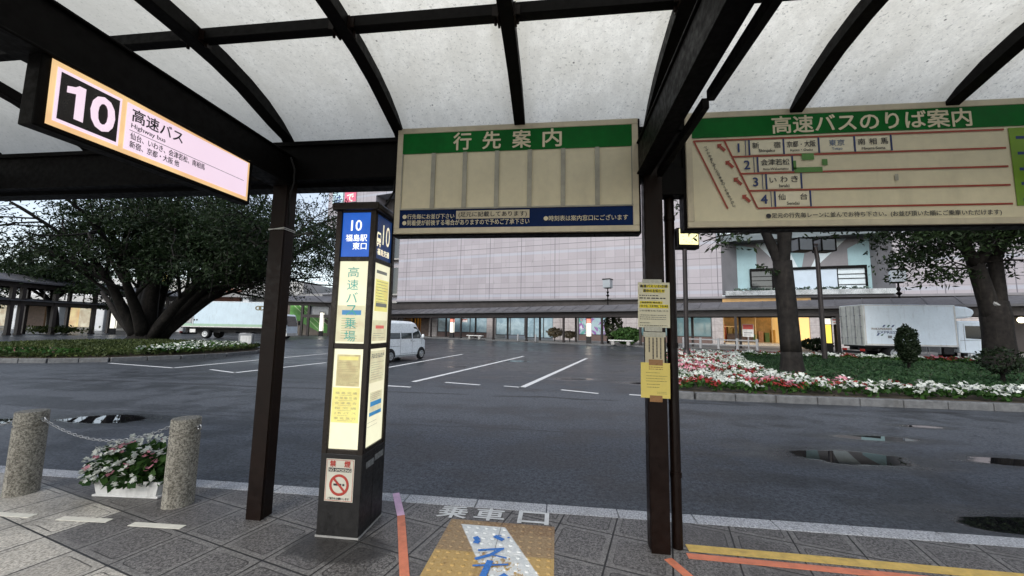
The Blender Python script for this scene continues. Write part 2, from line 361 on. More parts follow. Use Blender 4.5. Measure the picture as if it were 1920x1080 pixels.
def pavers():
    t = NT('granite_pavers'); p = t.pos(); X = t.xyz(p); ct, st = math.cos(TH), math.sin(TH)
    xb = t.math('SUBTRACT', t.math('MULTIPLY', X[0], ct), t.math('MULTIPLY', X[1], st)); yb = t.math('ADD', t.math('MULTIPLY', X[0], st), t.math('MULTIPLY', X[1], ct))
    u = t.math('DIVIDE', xb, .4025); v = t.math('DIVIDE', t.math('SUBTRACT', yb, 1.425), .408)
    fu, fv = t.math('FLOOR', u), t.math('FLOOR', v)
    cu = t.math('ABSOLUTE', t.math('SUBTRACT', t.math('SUBTRACT', u, fu), .5)); cv = t.math('ABSOLUTE', t.math('SUBTRACT', t.math('SUBTRACT', v, fv), .5))
    wnz = t.n('TexWhiteNoise', noise_dimensions='2D'); t.set(wnz, 'Vector', t.vec(fu, fv)); rnd = wnz.outputs['Value']
    wob = t.math('MULTIPLY', t.math('SUBTRACT', t.noise(p, 9, 3), .5), .012)
    joint = t.ramp(t.math('ADD', t.math('MAXIMUM', cu, cv), wob), .480, .492)
    qx = t.math('MAXIMUM', t.math('SUBTRACT', cu, .315), 0); qy = t.math('MAXIMUM', t.math('SUBTRACT', cv, .315), 0)
    sd = t.math('SUBTRACT', t.math('SQRT', t.math('ADD', t.math('MULTIPLY', qx, qx), t.math('MULTIPLY', qy, qy))), .075)
    gro = t.ramp(t.math('ABSOLUTE', t.math('ADD', sd, wob)), .013, .005); gro = t.math('MULTIPLY', gro, t.ramp(t.noise(p, 3.3, 4), .40, .56, .06, .9))
    lip = t.ramp(sd, 0, .02)
    light = t.math('MAXIMUM', t.math('LESS_THAN', yb, 1.425), t.math('MULTIPLY', t.math('LESS_THAN', yb, 1.833), t.math('LESS_THAN', xb, -4.02)))
    light = t.math('MULTIPLY', light, t.math('LESS_THAN', xb, -2.2))
    agg = t.noise(p, 60, 4, .8); spk = t.voro(p, 62); spk2 = t.voro(p, 120); stain = t.noise(p, 1.1, 6, .65); st2 = t.noise(p, 5, 5, .6)
    dark = t.mix(t.ramp(agg, .38, .62), (.030, .028, .027), (.21, .20, .192)); dark = t.mix(t.ramp(spk, .26, .10, 0, .62), dark, (.48, .47, .45)); dark = t.mix(t.ramp(spk2, .22, .08, 0, .5), dark, (.38, .37, .36))
    lite = t.mix(t.ramp(agg, .36, .62), (.24, .225, .19), (.66, .62, .55))
    c = t.mix(light, dark, lite)
    c = t.mix(t.math('MULTIPLY', rnd, .42), c, (.085, .078, .075)); c = t.mix(t.math('MULTIPLY', lip, .2), c, (.34, .33, .31))
    c = t.mix(t.ramp(stain, .5, .72, 0, .55), c, (.04, .037, .034)); c = t.mix(t.ramp(st2, .58, .75, 0, .3), c, (.06, .055, .05))
    # damp patch at the foot of the stop pillar
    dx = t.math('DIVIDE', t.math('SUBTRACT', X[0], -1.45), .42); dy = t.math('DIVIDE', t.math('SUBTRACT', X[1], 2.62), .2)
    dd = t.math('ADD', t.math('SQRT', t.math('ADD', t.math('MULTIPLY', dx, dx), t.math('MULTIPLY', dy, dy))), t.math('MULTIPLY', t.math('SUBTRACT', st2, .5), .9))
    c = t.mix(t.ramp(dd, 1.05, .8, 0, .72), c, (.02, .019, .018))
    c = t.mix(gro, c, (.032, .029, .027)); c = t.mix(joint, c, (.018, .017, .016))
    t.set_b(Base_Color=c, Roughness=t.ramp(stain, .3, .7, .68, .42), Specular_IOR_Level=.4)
    t.bump(t.math('SUBTRACT', t.math('MULTIPLY', agg, .5), t.math('ADD', t.math('MULTIPLY', joint, 2.2), gro)), .6, .004)
    return t.m
M_PAVE = pavers()
single('pavement', MB().box((-60, -14, -.2), (60, 3.318, ZP)), M_PAVE, kind='structure', loc=(0,0,0))
k = MB(); x = -60.0; rk = random.Random(3)
while x < 60:
    l = rk.choice((.6, .62, .62, .6, .58)); k.box((x+.004, 3.325, -.1), (x+l-.004, 3.478, ZP+rk.uniform(-.001, .002))); x += l
def granite(name, dark, light, sc, grime=.4, rough=.75):
    t = NT(name); p = t.obj(); a = t.noise(p, sc, 4, .8); v = t.voro(p, sc*.9); v2 = t.voro(p, sc*1.7); st_ = t.noise(t.scale(p, (4, 4, .8)), 1.6, 6, .65)
    c = t.mix(t.ramp(a, .38, .62), dark, light); c = t.mix(t.ramp(v, .30, .12, 0, .55), c, tuple(min(.8, x*1.5) for x in light)); c = t.mix(t.ramp(v2, .2, .06, 0, .7), c, tuple(x*.35 for x in dark)); c = t.mix(t.ramp(st_, .5, .74, 0, grime), c, (.045, .036, .022))
    t.set_b(Base_Color=c, Roughness=rough); t.bump(a, .7, .005); return t.m
M_KERB = granite('granite_kerb', (.22, .225, .235), (.58, .59, .61), 70, .25)
single('kerb', k, M_KERB, kind='structure', bevel=.006)

# ---- painted and taped lines on the pavement
M_TAPEO = pm('orange_floor_tape', (.62, .20, .11), .55, 0, .16, 14, .3, 140, .4, .35)
M_TAPEP = pm('pink_floor_tape', (.72, .46, .62), .55, 0, .14, 14, .3, 140, .4, .25)
M_TAPEY = pm('yellow_floor_paint', (.58, .40, .11), .6, 0, .2, 14, .3, 140, .4, .45)
M_TAPEW = pm('white_floor_tape', (.66, .64, .56), .6, 0, .1, 14, .3, 140, .4, .2)
def floor_strip(name, pts, w, mat, z=ZP+.004):
    m = MB(); a, b = Vector(pts[0]), Vector(pts[1]); d = (b-a).normalized(); n = Vector((-d.y, d.x))*w/2
    m.prism([(a.x-n.x, a.y-n.y, z-.003), (a.x+n.x, a.y+n.y, z-.003), (b.x+n.x, b.y+n.y, z-.003), (b.x-n.x, b.y-n.y, z-.003)], (0, 0, .003))
    single(name, m, mat, kind='structure')
floor_strip('floor_line', ((-1.43, 3.474), (-1.222, 3.09)), .058, M_TAPEP)
floor_strip('floor_line', ((-1.221, 3.088), (-.55, 1.6)), .058, M_TAPEO)
floor_strip('floor_line', ((.73, 2.80), (1.3, 1.5)), .058, M_TAPEO)
floor_strip('floor_line', ((.87, 2.855), (7.5, 2.70)), .06, M_TAPEO)
floor_strip('floor_line', ((.90, 2.955), (7.5, 2.86)), .085, M_TAPEY)
for (xa, ya), (xb_, yb_) in (((-40, 962), (62, 968)), ((112, 972), (205, 977)), ((246, 983), (343, 989))):
    a, b = G(xa, ya, ZP), G(xb_, yb_, ZP); floor_strip('floor_line', ((a.x, a.y), (b.x, b.y)), .055, M_TAPEW)
# ---- boarding point lettering in front of the tactile blocks
fl = Face((0, 0, ZP+.0015), (1, 0, 0), (0, 1, 0)); m = MB()
for ch, xx in (('乗', -.83), ('車', -.53), ('口', -.18)):
    fl.text(m, ch, xx, 3.115, .235, .19, .02, off=.002, align='c')
M_ROADWHITE = pm('worn_white_road_paint', (.62, .63, .62), .6, 0, .15, 12, .3, 150, .4, .45)
single('pavement_lettering', m, M_ROADWHITE, kind='structure')
# ---- tactile blocks with a worn painted arrow
def tactile():
    t = NT('tactile_block'); p = t.pos(); X = t.xyz(p)
    n = t.noise(p, 3.2, 6, .65); n2 = t.noise(p, 26, 4, .7); n3 = t.noise(p, 60, 3)
    fy = t.ramp(X[1], 2.69, 2.68)
    c = t.mix(fy, (.25, .165, .085), (.42, .27, .085)); c = t.mix(t.ramp(n, .48, .62, 0, .75), c, (.17, .09, .04)); c = t.mix(t.ramp(n3, .35, .65, 0, .22), c, (.62, .5, .3))
    lx = t.math('ADD', -.73, t.math('MULTIPLY', t.math('SUBTRACT', 3.04, X[1]), .50)); rx = t.math('ADD', -.37, t.math('MULTIPLY', t.math('SUBTRACT', 3.02, X[1]), .52))
    ins = t.math('MULTIPLY', t.math('MULTIPLY', t.ramp(t.math('SUBTRACT', X[0], lx), 0, .012), t.ramp(t.math('SUBTRACT', rx, X[0]), 0, .012)), t.ramp(X[1], 3.035, 3.028))
    wear = t.math('ADD', t.math('MULTIPLY', n, .55), t.math('MULTIPLY', n2, .45)); edge = t.ramp(X[1], 2.55, 2.95, .50, .66)
    worn = t.ramp(t.math('SUBTRACT', wear, edge), .02, -.01)
    c = t.mix(t.math('MULTIPLY', ins, worn), c, t.mix(t.ramp(n2, .3, .7), (.52, .55, .55), (.74, .75, .73)))
    t.set_b(Base_Color=c, Roughness=.62); t.bump(t.noise(p, 140, 3), .3, .003); return t.m
m = MB()
for i in range(2):
    for j in range(4):
        x0, y0 = -.815+.402*i, 2.698-.402*j
        m.box((x0+.002, y0+.002, ZP-.02), (x0+.400, y0+.400, ZP+.003))
        for a in range(6):
            for b in range(6):
                cx, cy = x0+.034+a*.0665, y0+.034+b*.0665
                m.lathe([(.0155, ZP+.003), (.0145, ZP+.0055), (.0095, ZP+.008), (.004, ZP+.0085)], (cx, cy, 0), 8)
single('tactile_paving', m, tactile(), kind='structure', loc=(-.4, 2.3, ZP))
M_BRUSH = pm('blue_brush_paint', (.04, .17, .5), .6, 0, .3, 60, .2, 140, .4, .45)
m = MB(); fb = Face((0, 0, ZP+.0088), (1, 0, 0), (0, 1, 0)); rb = random.Random(5)
def brush(pts, w):
    for (a, b) in zip(pts, pts[1:]): fb.line(m, *a, *b, w*rb.uniform(.8, 1.15), off=.0005*rb.random())
for pts, w in ((((-.575, 2.86), (-.545, 2.82), (-.555, 2.78)), .04), (((-.44, 2.89), (-.37, 2.845)), .035), (((-.42, 2.905), (-.39, 2.90)), .012), (((-.345, 2.88), (-.33, 2.89)), .012),
               (((-.52, 2.70), (-.35, 2.745)), .02), (((-.36, 2.745), (-.43, 2.66), (-.52, 2.60)), .028), (((-.43, 2.665), (-.32, 2.64)), .018),
               (((-.52, 2.53), (-.3, 2.575)), .02), (((-.42, 2.60), (-.44, 2.42)), .04), (((-.44, 2.42), (-.5, 2.36)), .022), (((-.33, 2.47), (-.16, 2.33)), .045), (((-.2, 2.47), (-.28, 2.3)), .03)):
    brush(pts, w)
single('brush_lettering', m, M_BRUSH, kind='structure')

# ---- road paint: bay lines and lane dashes
def roadline(p0, p1, w=.15):
    a, b = (Vector(q) for q in (p0, p1)); d = (b-a).normalized(); n = Vector((-d.y, d.x, 0))*w/2; mm = MB(); mm.poly([(a-n), (b-n), (b+n), (a+n)])
    for i, v in enumerate(mm.v): mm.v[i] = (v[0], v[1], .004)
    single('road_marking', mm, M_ROADWHITE, kind='structure')
for (a, b, w) in (((978, 727), (1100, 672), .17), ((775, 716), (982, 668), .17), ((700, 694), (868, 664), .17), ((440, 699), (612, 680), .17), ((325, 690), (614, 663), .17),
                  ((835, 717), (900, 722), .13), ((1052, 731), (1122, 738), .13), ((1180, 740), (1236, 744), .13), ((700, 722), (770, 726), .13), ((945, 724), (985, 727), .1), ((205, 681), (325, 690), .13), ((395, 693), (440, 699), .12), ((70, 676), (130, 679), .1)):
    roadline(G(*a), G(*b), w)

# ================================================================== the bus shelter
def opal():
    t = NT('dirty_opal_roof_panel'); p = t.pos(); X = t.xyz(p)
    n = t.noise(p, 2.3, 6, .65); sp = t.noise(p, 55, 3, .6); sp2 = t.noise(p, 17, 4, .75); st = t.noise(t.scale(p, (7, 1.1, 1)), 2.2, 5, .7)
    d = t.mix(t.ramp(n, .3, .72), (.92, .89, .78), (.72, .69, .59)); mo = t.noise(p, 24, 5, .75); d = t.mix(t.ramp(mo, .38, .64, 0, .36), d, (.58, .555, .47)); fi = t.noise(p, 90, 3, .7); d = t.mix(t.ramp(fi, .45, .65, 0, .24), d, (.50, .48, .41))
    d = t.mix(t.ramp(st, .5, .75, 0, .30), d, (.62, .60, .53))
    rb_ = t.math('FRACT', t.math('ADD', X[0], 12.3)); ed = t.math('MINIMUM', rb_, t.math('SUBTRACT', 1, rb_)); d = t.mix(t.math('MULTIPLY', t.ramp(t.math('ADD', ed, t.math('MULTIPLY', t.math('SUBTRACT', st, .5), .35)), .17, .03), .5), d, (.50, .47, .38)); bl = t.noise(t.scale(p, (1.5, .5, 1)), 1.1, 5, .7, .8); d = t.mix(t.ramp(bl, .47, .68, 0, .5), d, (.60, .575, .49))
    d = t.mix(t.ramp(sp2, .56, .72, 0, .45), d, (.5, .48, .42)); d = t.mix(t.ramp(sp, .60, .68, 0, .5), d, (.2, .19, .16))
    d = t.mix(t.ramp(t.voro(p, 5.5), .05, .02, 0, .85), d, (.05, .045, .04))
    xramp = t.ramp(t.math('ADD', X[0], t.math('MULTIPLY', n, .8)), -3.0, .4, .35, 1.0)     # panels grow darker and greyer towards the left
    d = t.mix(xramp, (.34, .34, .31), d)
    tr = t.n('BsdfTranslucent'); t.set(tr, 'Color', d); df = t.n('BsdfDiffuse'); t.set(df, 'Color', d)
    mx = t.n('MixShader'); mx.inputs[0].default_value = .12; t.t.links.new(tr.outputs[0], mx.inputs[1]); t.t.links.new(df.outputs[0], mx.inputs[2])
    t.t.links.new(mx.outputs[0], t.o.inputs['Surface']); return t.m
M_OPAL = opal()
PROF = [(2.96, 3.15), (2.88, 3.21), (2.76, 3.29), (2.6, 3.365), (2.42, 3.42), (2.2, 3.462), (1.95, 3.487), (1.65, 3.50), (1.35, 3.50)]
PROF = PROF+[(2*1.5-y, z) for y, z in reversed(PROF[:-2])]
sh = top('bus_shelter', 'dark brown steel bus shelter with curved ribs and grimy translucent roof', 'bus shelter', (0, 1.5, ZP))
XS = [-2.3+1.0*i for i in range(-6, 11)]
for i, x in enumerate(XS):
    main = (i-6) % 3 == 0
    m = MB(); w, h = (.085, .085) if not main else (.10, .10)
    tops = PROF; bots = []
    for j, (y, z) in enumerate(tops):
        a = Vector(tops[max(j-1, 0)]); b = Vector(tops[min(j+1, len(tops)-1)]); d = (b-a).normalized(); nrm = Vector((d.y, -d.x))
        if nrm.y > 0: nrm = -nrm
        hh = h if .3 < y < 2.7 else (h*.75 if .2 < y < 2.8 else .022); bots.append((y+nrm.x*hh, z+nrm.y*hh))
    n = len(tops); vs = [(x+s*w/2, y, z-.004) for s in (-1, 1) for (y, z) in tops]+[(x+s*w/2, y, z) for s in (-1, 1) for (y, z) in bots]
    fs = []
    for j in range(n-1): fs += [(j, j+1, n+j+1, n+j), (2*n+j, 3*n+j, 3*n+j+1, 2*n+j+1), (j, 2*n+j, 2*n+j+1, j+1), (n+j, n+j+1, 3*n+j+1, 3*n+j)]
    fs += [(0, n, 3*n, 2*n), (n-1, 3*n-1, 4*n-1, 2*n-1)]
    m.add(vs, fs); part('rib', m, M_DARKST, sh, world=True, bevel=.004)
    if i < len(XS)-1:
        m = MB(); ps = PROF; k = len(ps)
        m.add([(x+dx, y, z) for dx in (0.0, 1.0) for (y, z) in ps], [(j, k+j, k+j+1, j+1) for j in range(k-1)])
        part('roof_panel', m, M_OPAL, sh, world=True, smooth=True)
for yy in (2.03, .97):
    part('purlin', MB().box((XS[0], yy-.032, 3.405), (XS[-1], yy+.032, 3.478)), M_DARKST, sh, world=True, bevel=.004)
for s, yy in ((1, 2.93), (-1, .07)):
    m = MB().box((XS[0], yy-.05, 2.83), (XS[-1], yy+.05, 3.145)); part('eave_beam', m, M_DARKST, sh, world=True, bevel=.005)
    m = MB().box((XS[0], yy+s*.055-.0, 2.80), (XS[-1], yy+s*.19, 2.825)).box((XS[0], yy+s*.165, 2.825), (XS[-1], yy+s*.19, 3.02)).box((XS[0], yy-s*.075, 3.12), (XS[-1], yy-s*.052, 3.155))
    part('gutter', m, M_DARKST, sh, world=True)
for x in (-5.75, -2.3, .7, 3.7, 6.7):
    x_, x = x, x-(.065 if x > 0 else 0); bw, fw_ = (.04, .053) if x > 0 else (.075, .095)
    m = MB().box((x-bw, .0, 2.79), (x+bw, 2.875, 3.01)).box((x-fw_, .0, 2.775), (x+fw_, 2.875, 2.789)).box((x-fw_, .0, 3.011), (x+fw_, 2.875, 3.025)); part('cross_beam', m, M_DARKST, sh, world=True, bevel=.004)
    x = x_
    for yy in (2.91, .09):
        m = MB().box((x-.062, yy-.062, ZP), (x+.062, yy+.062, 2.829))
        for sx in (-1, 1): m.box((x+sx*.062-.004*(sx < 0), yy-.05, ZP+.02), (x+sx*.062+.004*(sx > 0), yy-.035, 2.82))
        m.box((x-.1, yy-.058, 2.60), (x+.1, yy+.058, 2.775)) if False else None
        part('post', m, M_BROWN, sh, world=True, bevel=.006)
m = MB().tube([(.835, 2.95, ZP), (.835, 2.95, 2.70), (.835, 3.0, 2.80)], .036, 14)
for z in (.6, 1.5, 2.45): m.lathe([(.041, z), (.041, z+.035)], (.835, 2.95, 0), 14)
part('downpipe', m, M_BROWN, sh, world=True, smooth=40)
part('lamp_channel', MB().box((.716, .1, 2.735), (.752, 1.86, 2.79)).box((.716, 1.92, 2.735), (.752, 2.80, 2.79)), M_DARKST, sh, world=True, bevel=.003)
m = MB().box((.755, 2.86, 2.62), (.97, 2.98, 2.828)); part('junction_box', m, M_DARKST, sh, world=True, bevel=.006)
for x in XS[4:10]:
    for s_ in (-1, 1): m = MB(); m.box((x+s_*.05-.006, 1.985, 3.385), (x+s_*.05+.006, 2.075, 3.47)); m.box((x+s_*.05-.03*(s_ < 0), 1.99, 3.395), (x+s_*.05+.03*(s_ > 0), 1.997, 3.455)); m.lathe([(.009, 3.37), (.009, 3.40)], (x+s_*.065, 2.03, 0), 8); part('bracket', m, M_BROWN, sh, world=True)
m = MB().tube([(-2.19, 2.80, 2.99), (-2.17, 2.83, 2.90), (-2.19, 2.86, 2.80), (-2.235, 2.88, 2.68), (-2.24, 2.90, 2.45)], .008, 6)
part('loose_cable', m, M_BLACK, sh, world=True, smooth=True)
# cable ties round the left post
m = MB()
for dz in (0, .012): m.tube([(-2.3+s*.068, 2.91+q*.068, 2.40+dz*(1 if s > 0 else -.5)) for s, q in ((-1,-1),(1,-1),(1,1),(-1,1),(-1,-1))], .003, 6)
part('cable_tie', m, M_WHITED, sh, world=True)

# ---- lit number sign hanging under the cross beam
M_PINK = em('lit_sign_pink_white', (.98, .76, .92), .82, (.6, .5, .55), .05, 1.5)
M_LEDO = em('orange_edge_light', (1.0, .60, .28), .80, (.6, .4, .25), .15, 5)
M_SIGNBLK = pm('sign_black_panel', (.022, .018, .018), .35, 0, .2, 4)
t10 = top('platform_sign', 'lit pink highway bus sign numbered 10 hanging under the cross beam', 'sign', (-2.25, 1.95, 2.50))
m = MB().box((-2.30, 1.30, 2.452), (-2.222, 2.465, 2.79))
m.v = [(x, y, z+(y-1.38)*.022) for x, y, z in m.v]
part('case', m, M_DARKST, t10, world=True, bevel=.006)
f10 = Face((-2.218, 1.335, 2.472), (0, 1, .022), (0, -.022, 1)); f10.u *= 1.10/1.19; f10.v *= .298/.265; SW, SH = 1.19, .265
fr = MB(); f10.rect(fr, 0, 0, SW, SH, .001); part('edge_light', fr, M_LEDO, t10, world=True)
pk = MB(); f10.rect(pk, .022, .022, .30, SH-.022, .003); f10.rect(pk, .325, .022, SW-.018, SH-.022, .003); pan = part('lit_panel', pk, M_PINK, t10, world=True)
bk = MB(); f10.rect(bk, .036, .036, .288, SH-.036, .005); part('number_panel', bk, M_SIGNBLK, t10, world=True)
M_PINKTXT = em('lit_number', (1.0, .78, .93), .80, (.6, .5, .55), .03)
nb = MB(); f10.poly(nb, [(.098, .06), (.136, .06), (.136, .205), (.108, .205), (.094, .193), (.062, .183), (.062, .156), (.098, .165)], .007); f10.text(nb, '0', .166, .062, .10, .142, .030, .007); part('number', nb, M_PINKTXT, t10, world=True)
tx = MB(); f10.text(tx, '高速バス', .352, .165, .295, .062, .018, .006); f10.text(tx, 'Highway bus', .352, .126, .19, .028, .008, .006)
f10.text(tx, '仙台、いわき、会津若松、南相馬', .352, .078, .46, .033, .012, .006); f10.text(tx, '新宿、京都・大阪 他', .352, .038, .285, .033, .012, .006)
f10.rect(tx, .345, .117, SW-.05, .1195, .006); part('lettering', tx, M_INK, t10, world=True)

# ---- destination guide board between the posts
def board(name, label, x0, x1, z0, z1, y=2.84, fr=.045, th=.13):
    r = top(name, label, 'sign', ((x0+x1)/2, y+th/2, z0))
    part('case', MB().box((x0-.018, y+.02, z0-.012), (x1+.018, y+th, z1+.012)), M_DARKST, r, world=True, bevel=.004)
    m = MB()
    for a, b in (((x0, z0), (x1, z0+fr)), ((x0, z1-fr), (x1, z1)), ((x0, z0+fr), (x0+fr, z1-fr)), ((x1-fr, z0+fr), (x1, z1-fr))): m.box((a[0], y-.004, a[1]), (b[0], y+.019, b[1]))
    part('frame', m, M_SIGNFRAME, r, world=True, bevel=.004)
    part('face', MB().box((x0+fr, y+.006, z0+fr), (x1-fr, y+.018, z1-fr)), M_SIGNPAPER, r, world=True)
    for i in range(3):
        xx = x0+(x1-x0)*(.07+.38*i)
        for zz in (z1+.012, z0-.012): part('screw', MB().lathe([(.006, zz-.008), (.006, zz+.008)], (xx, y+.05, 0), 8), M_DARKST, r, world=True)
    return r, Face((x0, y+.005, z0), (1,0,0), (0,0,1))
s1, q = board('destination_board', 'green headed destination guide board with seven empty cream columns between the posts', -1.29, .595, 2.345, 3.215)
Wd, Hd = 1.885, .87
m = MB(); q.rect(m, .03, .655, Wd-.03, Hd-.034, .001, .004); part('header', m, M_GREENB, s1, world=True)
m = MB(); q.rect(m, .035, .035, Wd-.035, .19, .001, .004); part('footer', m, M_NAVY, s1, world=True)
for i in range(1, 7): m = MB(); q.rect(m, .05+i*.2555-.017, .20, .05+i*.2555+.017, .655, .001, .008); part('holder_strip', m, M_STRIP, s1, world=True)
m = MB(); q.rect(m, .036, .192, Wd-.036, .203, .001, .008); q.rect(m, .036, .2, .052, .655, .001, .006); q.rect(m, Wd-.052, .2, Wd-.036, .655, .001, .006)
part('holder_edging', m, M_STRIP, s1, world=True)
m = MB()
for i, c in enumerate('行先案内'): q.text(m, c, .535+i*.236, .672, .142, .142, .02, .009, 'c')
q.disc(m, .088, .135, .017, .009); q.disc(m, .088, .085, .017, .009); q.disc(m, 1.2, .105, .017, .009)
q.text(m, '行先毎にお並び下さい', .11, .116, .38, .04, .008, .009); q.text(m, '到着便が前後する場合がありますので予めご了承下さい', .11, .064, .965, .044, .008, .009); q.text(m, '時刻表は案内窓口にございます', 1.222, .084, .58, .042, .008, .009)
part('lettering', m, M_SIGNPAPER, s1, world=True)
m = MB(); q.rect(m, .505, .112, 1.075, .176, .009, .002); st = part('sticker', m, M_SIGNFRAME, s1, world=True)
m = MB(); q.text(m, '(足元に記載してあります)', .525, .120, .53, .047, .014, .0125); part('lettering', m, M_INK, st, world=False) if False else part('sticker_lettering', m, M_INK, s1, world=True)

# ---- boarding guide board to the right
s2, q = board('boarding_guide_board', 'wide green headed boarding guide board with red lanes numbered 1 to 4', .935, 3.32, 2.365, 3.235)
m = MB(); q.rect(m, .035, .675, 2.35, .87-.036, .001, .004); part('header', m, M_GREENB, s2, world=True)
m = MB()
q.text(m, '高速バスのりば案内', .60, .685, 1.27, .128, .02, .008); part('header_lettering', m, M_SIGNPAPER, s2, world=True)
M_LANE = pm('lane_red', (.34, .055, .03), .5, 0, .15, 6)
m = MB(); xl = lambda z: .265+(.66-z)*.40         # slanted left edge of the lanes
ROWS = [.652, .522, .393, .264, .135]
for i, z in enumerate(ROWS): q.line(m, xl(z) if i else .055, z, 2.06, z, .013, .004)
q.line(m, xl(.652), .652, xl(.135), .135, .012, .005); q.line(m, .058, .652, .058+.517*.42, .135, .012, .005)
for i in range(4):
    z = (ROWS[i]+ROWS[i+1])/2; x = xl(z)-.022
    q.poly(m, [(x-.052, z+.035), (x-.018, z+.038), (x-.026, z+.026), (x+.008, z-.008), (x-.008, z-.025), (x-.040, z+.012), (x-.050, z+.002)], .005)
part('lanes', m, M_LANE, s2, world=True)
m = MB(); mb_ = MB(); box = MB()
DEST = [[('新 宿', 'Shinjuku'), ('京都・大阪', 'Kyoto・Osaka'), ('東京', 'Tokyo'), ('南 相 馬', 'Minami-Soma')], [('会津若松', 'Aizu-Wakamatsu')], [('い わ き', 'Iwaki')], [('仙   台', 'Sendai')]]
blue2 = MB(); M_PLATE = pm('plate_cream', (.82, .77, .58), .4, 0, .06)
for i, row in enumerate(DEST):
    z0 = ROWS[i+1]; zc = (ROWS[i]+z0)/2; x = xl(zc)
    mb_ = MB(); q.text(mb_, str(i+1), x+.072, zc-.032, None, .064, .02, .006, 'c'); part('lane_number', mb_, M_INKB, s2, world=True)
    bx = x+.135+.01
    for j in range(len(row)+1): box = MB(); q.rect(box, bx+j*.232-.005, z0+.008, bx+j*.232+.005, ROWS[i]-.008, .004, .002); part('divider', box, M_INKB, s2, world=True)
    box = MB(); q.rect(box, x+.118, z0+.008, x+.122, ROWS[i]-.008, .004, .002); part('divider', box, M_INKB, s2, world=True)
    for j, (ja, en) in enumerate(row):
        cx = bx+.116+j*.232; tgt = blue2 if ja == '東京' else m
        plates = MB(); q.rect(plates, bx+j*.232+.007, z0+.012, bx+(j+1)*.232-.007, ROWS[i]-.012, .003); part('destination_plate', plates, M_PLATE, s2, world=True)
        cs = [c_ for c_ in ja if c_ != ' ']; wc = .046 if len(cs) < 5 else .036; tot = .10 if ja == '東京' else .19
        for ci, ch in enumerate(cs): q.text(tgt, ch, cx+(ci-(len(cs)-1)/2)*(tot-wc)/max(1, len(cs)-1), z0+(.056 if ch != '・' else .072), wc if ch not in '・' else .008, .046 if ch not in '・い' else (.008 if ch == '・' else .036), .004, .006, 'c')
        q.text(tgt, en, cx, z0+.020, min(.17, .0135*len(en)), None, .003, .006, 'c')
q.disc(m, .545, .077, .017, .006)
q.text(m, '足元の行先毎レーンに並んでお待ち下さい。(お並び頂いた順にご乗車いただけます)', .566, .056, 1.42, .042, .01, .006)
for i, c in enumerate('バスが到着しましたら乗車口へお進み下さい'):
    z = .605-i*.0236; q.text(m, c, .128+(.62-z)*.40, z-.011, .019, None, .016, .006, 'c', rot=-.3)
part('lettering', m, M_INK, s2, world=True);  part('faded_lettering', blue2, pm('faded_blue', (.14, .2, .33), .6), s2, world=True)
M_GTAPE = pm('green_tape', (.10, .27, .06), .5, 0, .15, 12)
m = MB(); x0 = xl((ROWS[1]+ROWS[2])/2)+.145+.235; z0 = ROWS[2]
for a, b, c, d in ((.005, -.004, .19, .034), (.06, .088, .14, .135), (.19, .045, .225, .09), (-.005, .02, .02, .085)): q.rect(m, x0+a, z0+b, x0+c, z0+d, .006)
part('tape_patches', m, M_GTAPE, s2, world=True)
m = MB(); q.rect(m, 1.37, ROWS[3]+.05, 1.392, ROWS[3]+.095, .005); part('old_glue_mark', m, M_STRIP, s2, world=True)
M_LIME = pm('lime_map_panel', (.17, .32, .02), .45, 0, .12, 3)
m = MB(); q.rect(m, 2.085, .12, 2.335, .66, .003, .003); lm = part('route_map_panel', m, M_LIME, s2, world=True)
for z in (.58, .47, .36, .26, .15): m = MB(); q.rect(m, 2.12, z, 2.29, z+.02, .007); part('lettering', m, M_INKB, s2, world=True)

# ---- illuminated stop pillar
M_KBODY = pm('pillar_dark_bronze', (.014, .009, .0055), .38, .25, .3, 5, .12, 70, .45)
M_KBASE = pm('pillar_black_base', (.012, .0115, .0115), .5, .1, .35, 5, .15, 60, .4)
M_LITC = em('lit_cream_panel', (1.0, .93, .66), .90, (.3, .28, .2), .08, 4)
M_LITY = em('lit_yellow_sheet', (1.0, .86, .28), .78, (.3, .26, .1), .12, 9)
M_LITO = em('lit_paper_sheet', (.92, .74, .36), .52, (.3, .25, .15), .25, 22)
M_LITG = em('lit_pale_sheet', (.97, .86, .56), .66, (.3, .27, .18), .14, 14)
M_LITBL = em('lit_blue_panel', (.015, .13, .62), .78, (.01, .06, .3), .12, 4)
M_LITNAVY = em('lit_navy_panel', (.012, .045, .16), .5, (.005, .02, .09), .3, 6)
M_LITW = em('lit_white_lettering', (1, .98, .92), 1.0, (.7, .7, .7), .02)
M_LITOR = em('lit_orange_white_lettering', (1.0, .80, .55), 1.0, (.7, .6, .5), .25, 30)
M_TEAL = em('teal_lettering', (.07, .42, .36), .6, (.03, .2, .17), .15)
M_PRINT = em('backlit_print', (.55, .48, .28), .55, (.2, .18, .1), .2)
M_PRINTG = em('backlit_grey_print', (.30, .31, .27), .5, (.1, .1, .1), .2)
M_PBLUE = em('backlit_blue_print', (.06, .28, .55), .7, (.03, .12, .25), .15); M_PRED = em('backlit_red_print', (.75, .2, .16), .7, (.3, .05, .04), .2); M_PGRN = em('backlit_green_print', (.2, .45, .2), .6, (.1, .2, .1), .2)
kx0, kx1, ky0, ky1 = -1.695, -1.378, 2.712, 3.082; kw, kd = kx1-kx0, ky1-ky0
kz = top('stop_pillar', 'illuminated dark bronze bus stop pillar with blue 10 panels and timetables', 'bus stop pillar', ((kx0+kx1)/2, (ky0+ky1)/2, ZP))
part('base', MB().box((kx0, ky0, ZP), (kx1, ky1, .70)), M_KBASE, kz, world=True, bevel=.006)
m = MB().box((kx0-.004, ky0-.004, ZP), (kx1+.004, ky1+.004, ZP+.012)); part('plinth_mortar', m, M_CONC, kz, world=True)
m = MB(); pw = .042
